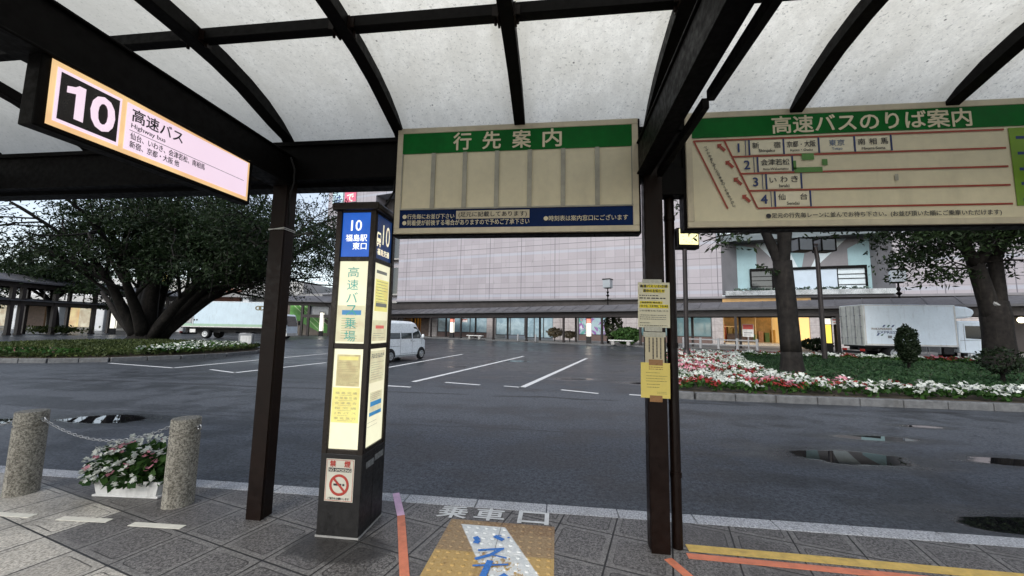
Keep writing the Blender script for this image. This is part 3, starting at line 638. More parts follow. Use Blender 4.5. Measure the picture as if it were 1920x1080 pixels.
for x, y in ((kx0, ky0), (kx1-pw, ky0), (kx0, ky1-pw), (kx1-pw, ky1-pw)): m.box((x, y, .695), (x+pw, y+pw, 2.50))
for z0, z1 in ((.695, .728), (1.447, 1.487), (2.108, 2.142), (2.488, 2.505)):
    m.box((kx0+pw, ky0+.004, z0), (kx1-pw, ky0+pw, z1)).box((kx0+pw, ky1-pw, z0), (kx1-pw, ky1-.004, z1)).box((kx0+.004, ky0+pw, z0), (kx0+pw, ky1-pw, z1)).box((kx1-pw, ky0+pw, z0), (kx1-.004, ky1-pw, z1))
part('corner_frame', m, M_KBODY, kz, world=True, bevel=.004)
part('cap', MB().box((kx0-.03, ky0-.03, 2.50), (kx1+.03, ky1+.03, 2.562)), M_KBODY, kz, world=True, bevel=.016)
kf = Face((kx0, ky0+.016, 0), (1,0,0), (0,0,1)); ks = Face((kx1-.016, ky0, 0), (0,1,0), (0,0,1)); kb = Face((kx1, ky1-.016, 0), (-1,0,0), (0,0,1)); kl = Face((kx0+.016, ky1, 0), (0,-1,0), (0,0,1))
for fc, w_, sidep in ((kf, kw, 0), (ks, kd, 1), (kb, kw, 2), (kl, kd, 3)):
    a, b = .044, w_-.044
    m = MB(); fc.rect(m, a, 2.143, b, 2.487, 0); hd = part('number_panel', m, M_LITBL if sidep in (0, 2) else M_LITNAVY, kz, world=True)
    for z0, z1 in ((1.488, 2.107), (.729, 1.446)):
        m = MB(); fc.rect(m, a, z0, b, z1, 0); part('lit_panel', m, M_LITC, kz, world=True)
rp = random.Random(8); c = kw/2
m = MB(); kf.text(m, '10', c, 2.345, .085, .082, .012, .003, 'c'); kf.text(m, '福島駅', c+.005, 2.262, .172, .054, .014, .003, 'c'); kf.text(m, '東口', c+.034, 2.198, .112, .054, .014, .003, 'c'); part('number_lettering', m, M_LITW, kz, world=True)
m = MB()
for i, ch in enumerate('高速バス乗場'): kf.text(m, ch, c, 1.985-i*.0965, .088, .078, .0, .006, 'c')
part('teal_lettering', m, M_TEAL, kz, world=True)
m = MB(); kf.rect(m, .048, 1.50, kw-.05, 1.77, .002); part('timetable_sheet', m, M_LITG, kz, world=True)
m = MB(); kf.rect(m, .085, 1.70, kw-.08, 1.735, .004); part('timetable_heading', m, M_PBLUE, kz, world=True)
m = MB(); mg = MB()
for i in range(9):
    z = 1.672-i*.0185; (kf.rect if True else 0)(m if i % 3 else mg, .085, z, .14+.03*rp.random(), z+.004, .004); kf.rect(m, .15, z-.002, kw-.09-.05*rp.random(), z+.002, .004)
part('timetable_print', m, M_PRINT, kz, world=True); part('timetable_green_print', mg, M_PGRN, kz, world=True)
m = MB(); kf.rect(m, .07, 1.175, kw-.065, 1.405, .002); part('notice_sheet', m, M_LITO, kz, world=True)
m = MB(); kf.rect(m, .085, 1.365, kw-.08, 1.392, .004); kf.rect(m, .05, .915, kw-.055, 1.165, .002); part('yellow_sheet', m, M_LITY, kz, world=True)
m = MB(); kf.scrawl(m, .08, 1.345, kw-.075, 6, .0125, .0035, rp, .005); kf.scrawl(m, .08, 1.26, kw-.075, 9, .0095, .0045, rp, .005)
for i, row in enumerate(('福 島 交 通', '新 常 磐 交 通', '会 津 乗 合', '桜 交 通', 'J R バ ス', '東 北 急 行')): kf.text(m, row, c, 1.118-i*.036, .17, .017, .005, .005, 'c'); kf.scrawl(m, .1, 1.108-i*.036, kw-.1, 1, 1, .003, rp, .005)
part('notice_print', m, M_PRINT, kz, world=True)
# right hand face
c = kd/2
m = MB(); ks.text(m, '10', .225, 2.265, .125, .165, .0, .003, 'c'); ks.text(m, '福島交通', c, 2.175, .205, .05, .02, .003, 'c')
ks.poly(m, [(.065, 2.255), (.135, 2.255), (.135, 2.33), (.125, 2.352), (.075, 2.352), (.065, 2.33)], .002)
ks.rect(m, .07, 2.238, .085, 2.255, .002); ks.rect(m, .115, 2.238, .13, 2.255, .002); part('bus_emblem_lettering', m, M_LITOR, kz, world=True)
m = MB(); ks.rect(m, .075, 2.305, .125, 2.335, .0035); ks.disc(m, .08, 2.268, .007, .0035, 10); ks.disc(m, .12, 2.268, .007, .0035, 10); part('emblem_window', m, M_LITNAVY, kz, world=True)
m = MB(); ks.rect(m, .085, 1.735, kd-.06, 1.985, .002); part('yellow_sheet', m, M_LITY, kz, world=True)
m = MB(); ks.rect(m, .07, 1.505, kd-.06, 1.665, .002); ks.rect(m, .06, 1.19, kd-.065, 1.43, .002); ks.rect(m, .09, .94, kd-.08, 1.12, .002); part('pale_sheet', m, M_LITG, kz, world=True)
m = MB(); ks.rect(m, .09, 2.03, kd-.1, 2.055, .003); ks.scrawl(m, .1, 1.965, kd-.08, 8, .023, .005, rp, .004); ks.rect(m, .1, 1.77, kd-.08, 1.80, .004); ks.scrawl(m, .09, 1.56, kd-.09, 3, .016, .004, rp, .004)
ks.scrawl(m, .08, 1.40, kd-.08, 3, .012, .008, rp, .004); ks.scrawl(m, .08, 1.34, kd-.08, 8, .018, .003, rp, .004); ks.scrawl(m, .1, 1.105, kd-.1, 4, .014, .003, rp, .004); ks.scrawl(m, .07, .90, kd-.14, 2, .03, .003, rp, .004)
part('side_print', m, M_PRINTG, kz, world=True)
m = MB(); ks.rect(m, .12, 1.60, kd-.11, 1.625, .004); part('red_print', m, M_PRED, kz, world=True)
m = MB(); ks.rect(m, .1, 1.015, kd-.09, 1.05, .004); ks.rect(m, .09, .945, kd-.085, .972, .004); part('blue_print', m, M_PBLUE, kz, world=True)
# no smoking plate, labels on the base
M_NSW = pm('no_smoking_plate', (.62, .60, .5), .45, 0, .06, 6)
ns = Face((kx0, ky0-.001, 0), (1,0,0), (0,0,1))
m = MB(); ns.rect(m, .048, .375, .262, .665, .0, .002); part('no_smoking_plate', m, M_NSW, kz, world=True)
m = MB(); ns.text(m, '禁', .10, .612, .044, .042, .03, .004, 'c'); ns.text(m, '煙', .21, .612, .044, .042, .03, .004, 'c'); ns.disc(m, .155, .488, .074, .004, 32, .056); ns.line(m, .155-.05, .488+.05, .155+.05, .488-.05, .016, .0045)
for a, b, c_, d in ((.053, .380, .257, .383), (.053, .657, .257, .660), (.053, .38, .056, .66), (.254, .38, .257, .66)): ns.rect(m, a, b, c_, d, .0035)
part('red_lettering', m, M_RED, kz, world=True)
m = MB(); ns.rect(m, .068, .577, .242, .604, .0035); ns.rect(m, .112, .483, .172, .497, .0038); ns.rect(m, .18, .483, .196, .497, .0038); ns.text(m, 'ご協力をお願いします', .155, .388, .16, .016, .015, .004, 'c'); part('black_print', m, M_INK, kz, world=True)
m = MB(); ns.text(m, 'NO SMOKING', .155, .581, .166, .018, .025, .0055, 'c'); part('plate_lettering', m, M_NSW, kz, world=True)
nr = Face((kx1+.001, ky0, 0), (0,1,0), (0,0,1)); m = MB(); nr.rect(m, .06, .585, .175, .63, 0, .0015); nr.rect(m, .19, .60, .335, .645, 0, .0015); part('worn_label', m, pm('worn_label', (.17, .18, .18), .5, 0, .5, 40), kz, world=True)
m = MB(); nr.rect(m, .178, ZP+.01, .182, .695, 0, .001); nr.rect(m, .0, .665, kd, .669, 0, .002); part('door_seam', m, M_BLACK, kz, world=True)
m = MB().tube([(-1.45, 2.9, 2.55), (-1.40, 2.91, 2.60), (-1.345, 2.93, 2.72), (-1.335, 2.93, 2.90)], .009, 8)
part('power_cable', m, M_BLACK, kz, world=True, smooth=True)

# ---- notices taped to the right hand post
M_PAPW = pm('aged_white_paper', (.66, .62, .45), .7, 0, .05, 5); M_PAPY = pm('yellow_paper', (.72, .58, .15), .7, 0, .05, 5); M_PAPV = pm('cream_paper', (.54, .47, .31), .7, 0, .08, 5)
M_HIL = pm('yellow_highlighter', (.78, .64, .02), .6, 0, .08, 9); M_TAPEB = pm('brown_parcel_tape', (.28, .14, .05), .35, 0, .12, 9); M_TAPEC = pm('clear_tape', (.42, .41, .33), .25, 0, .12, 9)
rn = random.Random(4); yq = 2.846
def notice(label, x0, z0, x1, z1, mat, tilt=0.0, y=yq, th=.0022):
    r = top('paper_notice', label, 'notice', ((x0+x1)/2, y, z0), group='paper notices taped to the shelter post')
    c, s = math.cos(tilt), math.sin(tilt); f = Face((x0, y, z0), (c, 0, s), (-s, 0, c)); m = MB(); f.rect(m, 0, 0, x1-x0, z1-z0, 0, th); part('sheet', m, mat, r, world=True); f.o = f.o+f.n*th
    return r, f, x1-x0, z1-z0
# px on the post -> metres at the post face
r, f, w, h = notice('white notice with yellow highlighted heading, uppermost on the shelter post', .573, 1.645, .793, 1.968, M_PAPW, -.012)
m = MB(); f.rect(m, .015, .285, w-.012, .305, .0005); f.rect(m, .035, .25, w-.035, .275, .0005); f.rect(m, .012, .168, w-.05, .187, .0005); f.rect(m, .01, .138, w-.01, .164, .0005); part('highlighting', m, M_HIL, r, world=True)
m = MB(); f.text(m, '高速バス いわき線', w/2, .285, .19, .021, .03, .0015, 'c'); f.text(m, '運休のお知らせ', w/2, .252, .148, .021, .03, .0015, 'c'); f.text(m, '[ 福島駅発 運休便 ]', .014, .170, .15, .014, .02, .0015); f.text(m, '10:10, 13:00, 16:45', .012, .142, .195, .018, .02, .0015); f.text(m, 'いわき発 5:10, 7:20, 15:15', .012, .112, .195, .013, .012, .0015)
f.scrawl(m, .01, .225, w-.08, 1, 1, .006, rn, .0015); f.scrawl(m, .01, .205, w-.01, 1, 1, .008, rn, .0015); f.scrawl(m, .012, .085, w-.008, 3, .014, .004, rn, .0015); f.scrawl(m, .012, .03, w-.1, 1, .014, .004, rn, .0015); f.scrawl(m, .012, .012, w-.02, 1, .014, .004, rn, .0015)
part('print', m, M_INK, r, world=True)
m = MB(); f.rect(m, .03, h-.006, .165, h+.022, .001); part('tape', m, M_TAPEC, r, world=True); m = MB(); f.rect(m, .045, -.028, .165, .008, .001); part('tape', m, M_TAPEC, r, world=True)
r, f, w, h = notice('narrow cream strip notice with vertical writing between two larger papers', .618, 1.375, .748, 1.612, M_PAPV, -.01, 2.8465)
m = MB()
for i, L in enumerate((15, 14, 15, 10)):
    x = w-.024-i*.026; z = h-.04
    for j in range(L): hh = rn.uniform(.006, .0095); f.rect(m, x-.0045, z-hh, x+.0045, z, .001); z -= hh+.0022
part('print', m, M_INK, r, world=True)
m = MB(); f.rect(m, -.012, h-.035, w+.01, h, .001); part('tape', m, M_TAPEC, r, world=True)
r, f, w, h = notice('plain yellow notice held by brown tape, lowest on the shelter post', .584, 1.155, .782, 1.398, M_PAPY, -.012, 2.8445)
m = MB(); f.scrawl(m, .055, .21, .15, 2, .014, .005, rn, .001); part('heading', m, M_TAPEB, r, world=True)
m = MB(); f.scrawl(m, .035, .172, w-.02, 2, .022, .0026, rn, .001); f.scrawl(m, .035, .132, w-.02, 2, .018, .0026, rn, .001); f.scrawl(m, .04, .092, w-.07, 2, .02, .003, rn, .001); f.scrawl(m, .11, .04, w-.02, 2, .01, .002, rn, .001); part('print', m, M_INK, r, world=True)
m = MB(); f.rect(m, .055, h-.018, .15, h+.022, .001); part('tape', m, M_TAPEB, r, world=True); m = MB(); f.rect(m, .06, -.026, .145, .018, .001); part('tape', m, M_TAPEB, r, world=True)

# ---- bollards, chain, planter
M_GRAN = granite('rough_granite', (.085, .078, .062), (.34, .32, .27), 62, .55)
def bollard(label, x, y, tilt):
    r = top('bollard', label, 'bollard', (x, y, ZP), group='granite bollards at the kerb')
    m = MB().lathe([(.108, -.02), (.106, .03), (.104, .56), (.095, .563), (.095, .577), (.104, .58), (.103, .68), (.099, .691), (.04, .695)], (0,0,0), 40); part('shaft', m, M_GRAN, r, smooth=35)
    for s in (-1, 1): m = MB(); m.tube([(s*.10, 0, .625), (s*.128, 0, .625)], .012, 10); m.tube([(s*.128+.016*math.cos(a), 0, .622+.018*math.sin(a)) for a in np.linspace(0, 2*math.pi, 13)], .004, 6); part('chain_eye', m, M_CHROME, r, smooth=40)
    r.rotation_euler = (0, R(tilt), 0); return r
bollard('granite bollard at the far end of the kerb, left of the flower trough', -4.61, 2.98, 0)
bollard('granite bollard between the flower trough and the brown shelter post', -3.105, 3.0, 0)
def chain(label, a, b, sag):
    a, b = Vector(a), Vector(b); n = int((b-a).length*1.04/.032); m = MB()
    for i in range(n):
        t = (i+.5)/n; p = a.lerp(b, t); p.z -= sag*4*t*(1-t); t2 = t+.01; q2 = a.lerp(b, t2); q2.z -= sag*4*t2*(1-t2); d = (q2-p).normalized(); s = d.cross(Vector((0,0,1))).normalized() if i % 2 else d.cross(Vector((0,1,0))).normalized()
        m.tube([p+d*(.019*math.cos(a_))+s*(.0095*math.sin(a_)) for a_ in np.linspace(0, 2*math.pi, 11)], .0029, 5, False)
    single('chain', m, M_CHROME, label, 'chain', group='chains between bollards', smooth=True)
chain('steel chain sagging between the two granite bollards above the flowers', (-4.478, 2.98, .752), (-3.237, 3.0, .752), .15)
chain('steel chain running out of view from the far granite bollard', (-6.1, 2.98, .752), (-4.742, 2.98, .752), .15)
# ================================================================== vehicles
M_VANW = pm('white_van_paint', (.82, .86, .87), .25, 0, .04, 2, 0, 60, .6, .12)
M_TRKW = pm('white_truck_body', (.74, .83, .90), .38, 0, .05, 1.2, 0, 60, .5, .22)
M_TRKL = pm('pale_blue_truck_body', (.50, .62, .69), .4, 0, .06, 1.0, 0, 60, .5, .25)
M_DOORS = pm('weathered_rear_doors', (.52, .53, .48), .5, .1, .15, 3, 0, 60, .4, .6)
M_SEAM = pm('panel_seam', (.05, .055, .06), .6)
M_TYRE = pm('tyre_rubber', (.016, .016, .017), .8, 0, .25, 20, .3, 60, .25)
M_RIM = pm('steel_rim', (.42, .44, .45), .35, .6, .15, 6)
M_CHAS = pm('truck_chassis', (.014, .014, .015), .7, .2, .3, 4)
M_TAIL = pm('red_tail_lamp', (.35, .02, .015), .25, 0, .1, 9); M_HEAD = pm('clear_headlamp', (.55, .57, .58), .15, .1, .1, 9); M_AMB = pm('amber_lamp', (.6, .22, .02), .25)
def wheel(root, x, y, r, w, side, dual=False):
    """axle along local y; side = -1 faces -y"""
    m = MB(); y0, y1 = (y-w/2, y+w/2)
    m.lathe([(r*.62, y0), (r*.90, y0), (r, y0+w*.16), (r, y1-w*.16), (r*.90, y1), (r*.62, y1)], (x, 0, r), 28, 'y'); t = part('wheel', m, M_TYRE, root, smooth=35)
    m = MB(); ys = y0 if side < 0 else y1
    pr_ = [(r*.64, ys+side*.004), (r*.62, ys+side*.016), (r*.56, ys+side*.014), (r*.50, ys+side*.004), (r*.28, ys+side*.006), (r*.24, ys+side*.02), (r*.08, ys+side*.024)]
    m.lathe(pr_ if side > 0 else pr_, (x, 0, r), 24, 'y')
    rm = part('rim', m, M_RIM, t, smooth=35)
    m = MB()
    for i in range(6): a = i*math.pi/3; m.ellip((x+r*.4*math.cos(a), ys+side*.006, r+r*.4*math.sin(a)), (r*.07, .012, r*.07), 8, 4)
    part('rim_holes', m, M_SEAM, t, smooth=True)
# ---- kei van in a bay: local x is forward, -y its right-hand side
pv0, pv1 = G(728, 680), G(786, 673); ang = math.atan2(pv1.y-pv0.y, pv1.x-pv0.x); mid = (pv0+pv1)/2
ctr = mid+Vector((-math.sin(ang), math.cos(ang), 0))*.66
van = top('parked_van', 'small white box van parked in the bays behind the stop pillar', 'van', (ctr.x, ctr.y, 0), ang)
def van_sec(x, zb, zt, hw, tum, rr):          # one cross-section ring (y,z) at station x
    pts = []; belt = 1.03
    prof = [(hw*.90, zb), (hw, zb+.10), (hw, .62), (hw*.995, belt), (hw-tum*.55, min(zt-.12, 1.48) if zt > 1.5 else zt-.1), (hw-tum, zt-rr), (hw-tum-rr*.8, zt-rr*.12), (0, zt)]
    for y, z in prof: pts.append((x, -y, min(z, zt)))
    for y, z in reversed(prof[:-1]): pts.append((x, y, min(z, zt)))
    return pts
secs = [(-1.70, .30, 1.74, .70, .09, .10), (-1.66, .22, 1.84, .735, .09, .12), (-1.2, .20, 1.885, .738, .09, .13), (-.2, .20, 1.895, .738, .09, .13), (.55, .20, 1.875, .738, .09, .13), (.86, .20, 1.80, .738, .095, .12),
        (1.12, .20, 1.50, .735, .085, .09), (1.34, .20, 1.17, .73, .05, .06), (1.46, .20, 1.02, .72, .03, .05), (1.62, .22, .92, .70, .02, .06), (1.69, .30, .78, .64, .02, .08)]
m = MB(); rings = [van_sec(*s) for s in secs]; n = len(rings[0])
m.add([p for r_ in rings for p in r_], [(i*n+j, (i+1)*n+j, (i+1)*n+(j+1) % n, i*n+(j+1) % n) for i in range(len(rings)-1) for j in range(n)]+[tuple(range(n)), tuple((len(rings)-1)*n+j for j in reversed(range(n)))])
part('body', m, M_VANW, van, smooth=32)
def vside(x, z, s, off=.004):                 # point on the van's flank
    hw = .738; t = 0 if z <= 1.03 else (.0495+.01)*(z-1.03)/.45; return (x, s*(hw-t+off), z)
for s in (-1, 1):
    for nm, q in (('front_window', [(.50, 1.06), (1.22, 1.06), (1.05, 1.36), (.84, 1.57), (.50, 1.60)]), ('sliding_window', [(-.42, 1.06), (.38, 1.06), (.38, 1.60), (-.42, 1.61)]), ('rear_window', [(-1.52, 1.07), (-.54, 1.06), (-.54, 1.61), (-1.50, 1.58)])):
        m = MB(); v3 = [Vector(vside(x, z, s, -.012)) for x, z in q]
        if s < 0: m.prism(v3[::-1], (0, s*.017, 0))
        else: m.prism(v3, (0, s*.017, 0))
        w_ = part(nm, m, M_GLASSD, van)
        m = MB(); c_ = sum((Vector(a) for a in v3), Vector())/len(v3); o_ = [c_+(a-c_)*1.0+(a-c_).normalized()*.03 for a in v3]
        k_ = len(v3); m.add([a+Vector((0, s*.008, 0)) for a in v3]+[a+Vector((0, s*.016, 0)) for a in o_]+[a+Vector((0, s*.0195, 0)) for a in v3], [(k_+i, k_+(i+1) % k_, 2*k_+(i+1) % k_, 2*k_+i) for i in range(k_)]); part('window_rubber', m, M_BLACK, w_)
    m = MB()
    for x, z0, z1 in ((.45, .32, 1.66), (-.48, .32, 1.66), (1.27, .75, 1.03)): m.box((x-.006, s*.738-.002, z0), (x+.006, s*.738+.003, min(z1, 1.03)))
    m.box((-1.62, s*.738-.002, .70), (-.5, s*.738+.003, .712)); m.box((-.45, s*.738-.002, .345), (1.0, s*.738+.003, .357))
    part('door_seams', m, M_SEAM, van)
    m = MB()
    for x in (.34, .58): m.box((x-.045 if x > .4 else x-.02, s*.738-.004, .90), (x+.045 if x > .4 else x+.02, s*.738+.022, .93 if x > .4 else 1.0))
    part('door_handle', m, M_BLACK, van, bevel=.004)
    m = MB().ellip((1.16, s*.86, 1.16), (.06, .075, .10), 12, 8).tube([(1.14, s*.70, 1.07), (1.15, s*.80, 1.10)], .018, 8); part('mirror', m, M_VANW, van, smooth=True)
    for x in (-1.2, 1.25):
        m = MB(); k_ = 22; a_ = [(-.14+ (math.pi+.28)*i/k_) for i in range(k_+1)]
        pts = [(x+.345*math.cos(a), .27+.345*math.sin(a)) for a in a_]; m.prism([(px_, s*.70, pz) for px_, pz in (pts[::-1] if s < 0 else pts)], (0, s*.0405, 0)); part('wheel_arch', m, M_BLACK, van)
        wheel(van, x, s*.685, .275, .15, s)
    m = MB().box((-1.712, s*.55-.09, .62), (-1.68, s*.55+.09, .90)); part('tail_lamp', m, M_TAIL, van, bevel=.01)
    m = MB().ellip((1.64, s*.52, .72), (.05, .12, .09)); part('headlight', m, M_HEAD, van, smooth=True)
m = MB().box((-1.715, -.52, 1.08), (-1.69, .52, 1.58)); part('tailgate_window', m, M_GLASSD, van, bevel=.01)
m = MB().add([(1.455, -.60, 1.05), (1.455, .60, 1.05), (.90, .56, 1.765), (.90, -.56, 1.765)], [(0, 1, 2, 3)]); m.v = [(x+.012, y, z+.012) for x, y, z in m.v]; part('windscreen', m, M_GLASSD, van)
m = MB().box((-1.75, -.70, .28), (-1.66, .70, .46)); part('bumper', m, M_VANW, van, bevel=.02)
m = MB().box((-1.753, -.17, .48), (-1.72, .17, .64)); part('number_plate', m, M_WHITED, van)

# ---- box trucks, local x forward, -y the side we see
def truck(name, label, ctr, ang, L, zt, zb, body, rearmat, W_=2.3, cabL=1.9, boxL=None):
    r = top(name, label, 'truck', ctr, ang); x0 = -L/2; x1 = L/2; bx1 = x1-cabL-.12
    part('cargo_box', MB().box((x0+.05, -W_/2, zb), (bx1, W_/2, zt)), body, r, bevel=.03)
    m = MB()
    for (a, b) in (((x0+.05, zt-.075), (bx1, zt-.03)), ((x0+.05, zb-.02), (bx1, zb+.085)), ((x0+.05, zb+.085), (x0+.14, zt-.075)), ((bx1-.09, zb+.085), (bx1, zt-.075))):
        m.box((a[0], -W_/2-.012, a[1]), (b[0], -W_/2-.002, b[1]))
    part('edge_trim', m, M_WHITED, r)
    m = MB().box((x0, -W_/2+.01, zb-.05), (x0+.045, W_/2-.01, zt-.02)); dr = part('rear_doors', m, rearmat, r, bevel=.01)
    m = MB()
    for y in (-.85, -.35, .35, .85):
        m.tube([(x0-.03, y, zb), (x0-.03, y, zt-.1)], .018, 8)
        for z in (zb+.4, zb+1.1, zb+1.8): m.box((x0-.05, y-.06, z), (x0-.004, y+.06, z+.05))
    m.box((x0-.006, -.01, zb), (x0-.001, .01, zt-.05)); part('lock_rods', m, M_GREYM, dr)
    m = MB().box((x0+.1, -.45, .62), (x1-.4, -.30, zb-.03)).box((x0+.1, .30, .62), (x1-.4, .45, zb-.03)).box((x0+.08, -W_/2+.1, zb-.14), (bx1, W_/2-.1, zb-.04))
    for i in range(5): xx = x0+.8+i*(L-3)/5; m.box((xx, -W_/2+.12, .60), (xx+.08, W_/2-.12, .74))
    m.box((x0+.02, -W_/2+.08, .42), (x0+.12, W_/2-.08, .58)); part('chassis', m, M_CHAS, r)
    m = MB()
    for y in (-W_/2+.25, W_/2-.25): m.box((x0-.01, y-.18, .58), (x0+.05, y+.18, .72))
    part('tail_lamp', m, M_TAIL, r, bevel=.01)
    xr = x0+L*.24
    for y, s in ((-W_/2+.28, -1), (W_/2-.28, 1)):
        wheel(r, xr, y, .47, .5, s); wheel(r, x1-1.15, y-.02*s, .47, .28, s)
    # cab
    cz = 2.55 if zt < 3.6 else 2.7; cx0, cx1 = x1-cabL, x1
    q = [(cx0, .62), (cx1-.10, .55), (cx1, .72), (cx1-.02, 1.35), (cx1-.30, cz-.12), (cx1-.48, cz), (cx0, cz)]
    m = MB().prism([(x, -W_/2+.08, z) for x, z in q], (0, W_-.16, 0)); cb = part('cab', m, M_TRKW, r, bevel=.05)
    for s in (-1, 1):
        y = s*(W_/2-.08)
        m = MB(); qq = [(cx0+.38, 1.50), (cx1-.10, 1.42), (cx1-.36, cz-.30), (cx0+.38, cz-.30)]; m.prism([(x, y, z) for x, z in (qq if s < 0 else qq[::-1])], (0, s*.012, 0)); part('cab_window', m, M_GLASSD, r)
        m = MB()
        for x in (cx0+.30, cx1-.12): m.box((x-.008, y-.003, .75), (x+.008, y+.004, cz-.18) if x < cx1-.3 else (x+.008, y+.004, 1.36))
        m.box((cx0+.06, y-.003, 1.36), (cx1-.05, y+.004, 1.375)); part('cab_seams', m, M_SEAM, r)
        m = MB().box((cx1-.03, s*1.02-.1*(s > 0)-.12*(s < 0)+0, .80), (cx1+.03, s*1.02+.12*(s < 0)*0+.02, .98)); part('headlight', m, M_HEAD, r, bevel=.02)
        m = MB().box((cx1-.05, s*(W_/2+.08)-.09, 1.55), (cx1+.07, s*(W_/2+.08)+.09, 2.05)).tube([(cx1-.15, s*(W_/2-.1), 2.2), (cx1, s*(W_/2+.05), 2.15)], .02, 6); part('mirror', m, M_BLACK, r, bevel=.02)
    m = MB(); m.add([(cx1-.01, -W_/2+.2, 1.42), (cx1-.01, W_/2-.2, 1.42), (cx1-.285, W_/2-.24, cz-.2), (cx1-.285, -W_/2+.24, cz-.2)], [(0, 1, 2, 3)]); m.v = [(x+.014, y, z+.004) for x, y, z in m.v]; part('windscreen', m, M_GLASSD, r)
    m = MB().box((cx1-.12, -W_/2+.1, .38), (cx1+.06, W_/2-.1, .68)); part('bumper', m, M_WHITED, r, bevel=.03)
    return r, x0, x1, bx1, cx0, cx1, cz
TD = 23.6; tl = 7.1
pc = CP+FW0*(TD+1.0)+RT0*25.65; pc.z = 0
r, x0, x1, bx1, cx0, cx1, cz = truck('box_truck', 'white delivery truck with weathered rear doors parked beyond the flower island', pc, YAW-R(8), tl, 3.5, .98, M_TRKW, M_DOORS, W_=2.05)
m = MB(); q = [(bx1+.005, 3.46), (bx1+.75, 3.40), (bx1+1.05, 3.25), (bx1+1.12, 3.05), (bx1+.95, 2.78), (bx1+.5, 2.70), (bx1+.005, 2.70)]
m.prism([(x, -.95, z) for x, z in q[::-1]], (0, 1.9, 0)); part('cooling_unit', m, M_TRKW, r, bevel=.12)
tf = Face((x0, -1.04, 0), (1, 0, 0), (0, 0, 1)); tf.u *= .80; M_TBR = pm('brown_truck_lettering', (.22, .16, .12), .5, 0, .2, 8); M_TNV = pm('navy_truck_lettering', (.06, .09, .2), .5, 0, .2, 8); M_TGN = pm('green_truck_stripe', (.05, .14, .1), .5)
def slant(m, x, z, w, h, sk): tf.poly(m, [(x, z), (x+w, z), (x+w+sk, z+h), (x+sk, z+h)], .002)
m = MB(); tf.text(m, 'WAKAMARASHI', 0.52, 1.92, 1.42, .135, .02, .003); part('lettering', m, M_TBR, r)
m = MB(); tf.text(m, 'EXPRESS', 0.95, 1.70, 1.40, .16, .01, .003); part('lettering', m, M_TNV, r)
m = MB()
for x, z in ((1.30, 2.10), (1.92, 2.10), (.85, 1.56)): slant(m, x, z, .13, .14, .12)
part('blue_stripes', m, M_TNV, r)
m = MB(); slant(m, 1.61, 2.10, .13, .14, .12); slant(m, 1.14, 1.56, .13, .10, .1); part('green_stripes', m, M_TGN, r)
m = MB(); tf.rect(m, 1.64, 1.42, 1.92, 1.58, .002); part('small_vent', m, M_GREYM, r)
m = MB()
for k_ in range(2):
    xx = x0+2.75+k_*.72
    m.box((xx, -1.04, .52), (xx+.65, -1.01, .545)).box((xx, -1.04, .90), (xx+.65, -1.01, .925)).box((xx, -1.04, .52), (xx+.03, -1.01, .92)).box((xx+.62, -1.04, .52), (xx+.65, -1.01, .92))
    for i in range(6): m.box((xx+.03, -1.032, .57+i*.055), (xx+.62, -1.018, .595+i*.055))
part('side_guard', m, M_GREYM, r)
m = MB().box((x0+4.3, -1.02, .5), (x0+4.85, -.6, .92)); part('battery_box', m, M_CHAS, r, bevel=.03)
# the pale truck across the square on the left
TD2 = 41.0; la, lb = (342-960)/F*TD2, (541-960)/F*TD2; pc = CP+FW0*(TD2+1.15)+RT0*((la+lb)/2); pc.z = 0
r, x0, x1, bx1, cx0, cx1, cz = truck('box_truck', 'pale blue delivery truck with green stripe parked beyond the big tree', pc, YAW, lb-la, 3.95, 1.22, M_TRKL, M_WHITED)
tf = Face((x0, -1.165, 0), (1, 0, 0), (0, 0, 1))
m = MB(); tf.rect(m, .06, 1.30, bx1-x0-.1, 1.55, .001, .004); part('green_stripe', m, pm('pale_green_stripe', (.30, .45, .33), .4, 0, .08, 2), r)
m = MB(); tf.rect(m, .08, 1.6, 1.28, 2.75, .001, .02); gr = part('louvre_grille', m, M_GREYM, r)
m = MB()
for i in range(20): tf.rect(m, .12, 1.65+i*.053, 1.24, 1.672+i*.053, .022, .01)
part('louvre_slats', m, M_WHITED, gr)
m = MB(); tf.rect(m, 1.36, 1.4, 1.42, 3.85, .002, .03); part('corner_rail', m, M_WHITED, r)
m = MB(); tf.disc(m, 1.5, 1.95, .09, .004, 14); tf.disc(m, 1.78, 1.95, .09, .004, 14); part('connector', m, M_BLACK, r)
m = MB(); ex, ez = bx1-x0-.95, 3.30
for dx in (-.17, .19):
    vs = []
    for rr in (.15, .25): vs += [tf.p(ex+dx+rr*1.35*math.cos(a), ez+rr*math.sin(a), .004+.001*(dx > 0)) for a in np.linspace(0, 2*math.pi, 24, endpoint=False)]
    m.add(vs, [(i, (i+1) % 24, (i+1) % 24+24, i+24) for i in range(24)])
tf.line(m, ex-.05, ez-.12, ex+.08, ez+.14, .07, .006); tf.line(m, ex-.12, ez-.05, ex+.14, ez+.0, .07, .0065); part('emblem', m, pm('dark_gold_emblem', (.12, .10, .04), .5), r)
m = MB(); tf.rect(m, 1.15, .62, 1.75, .98, .001, .02); part('side_plate', m, M_WHITED, r)
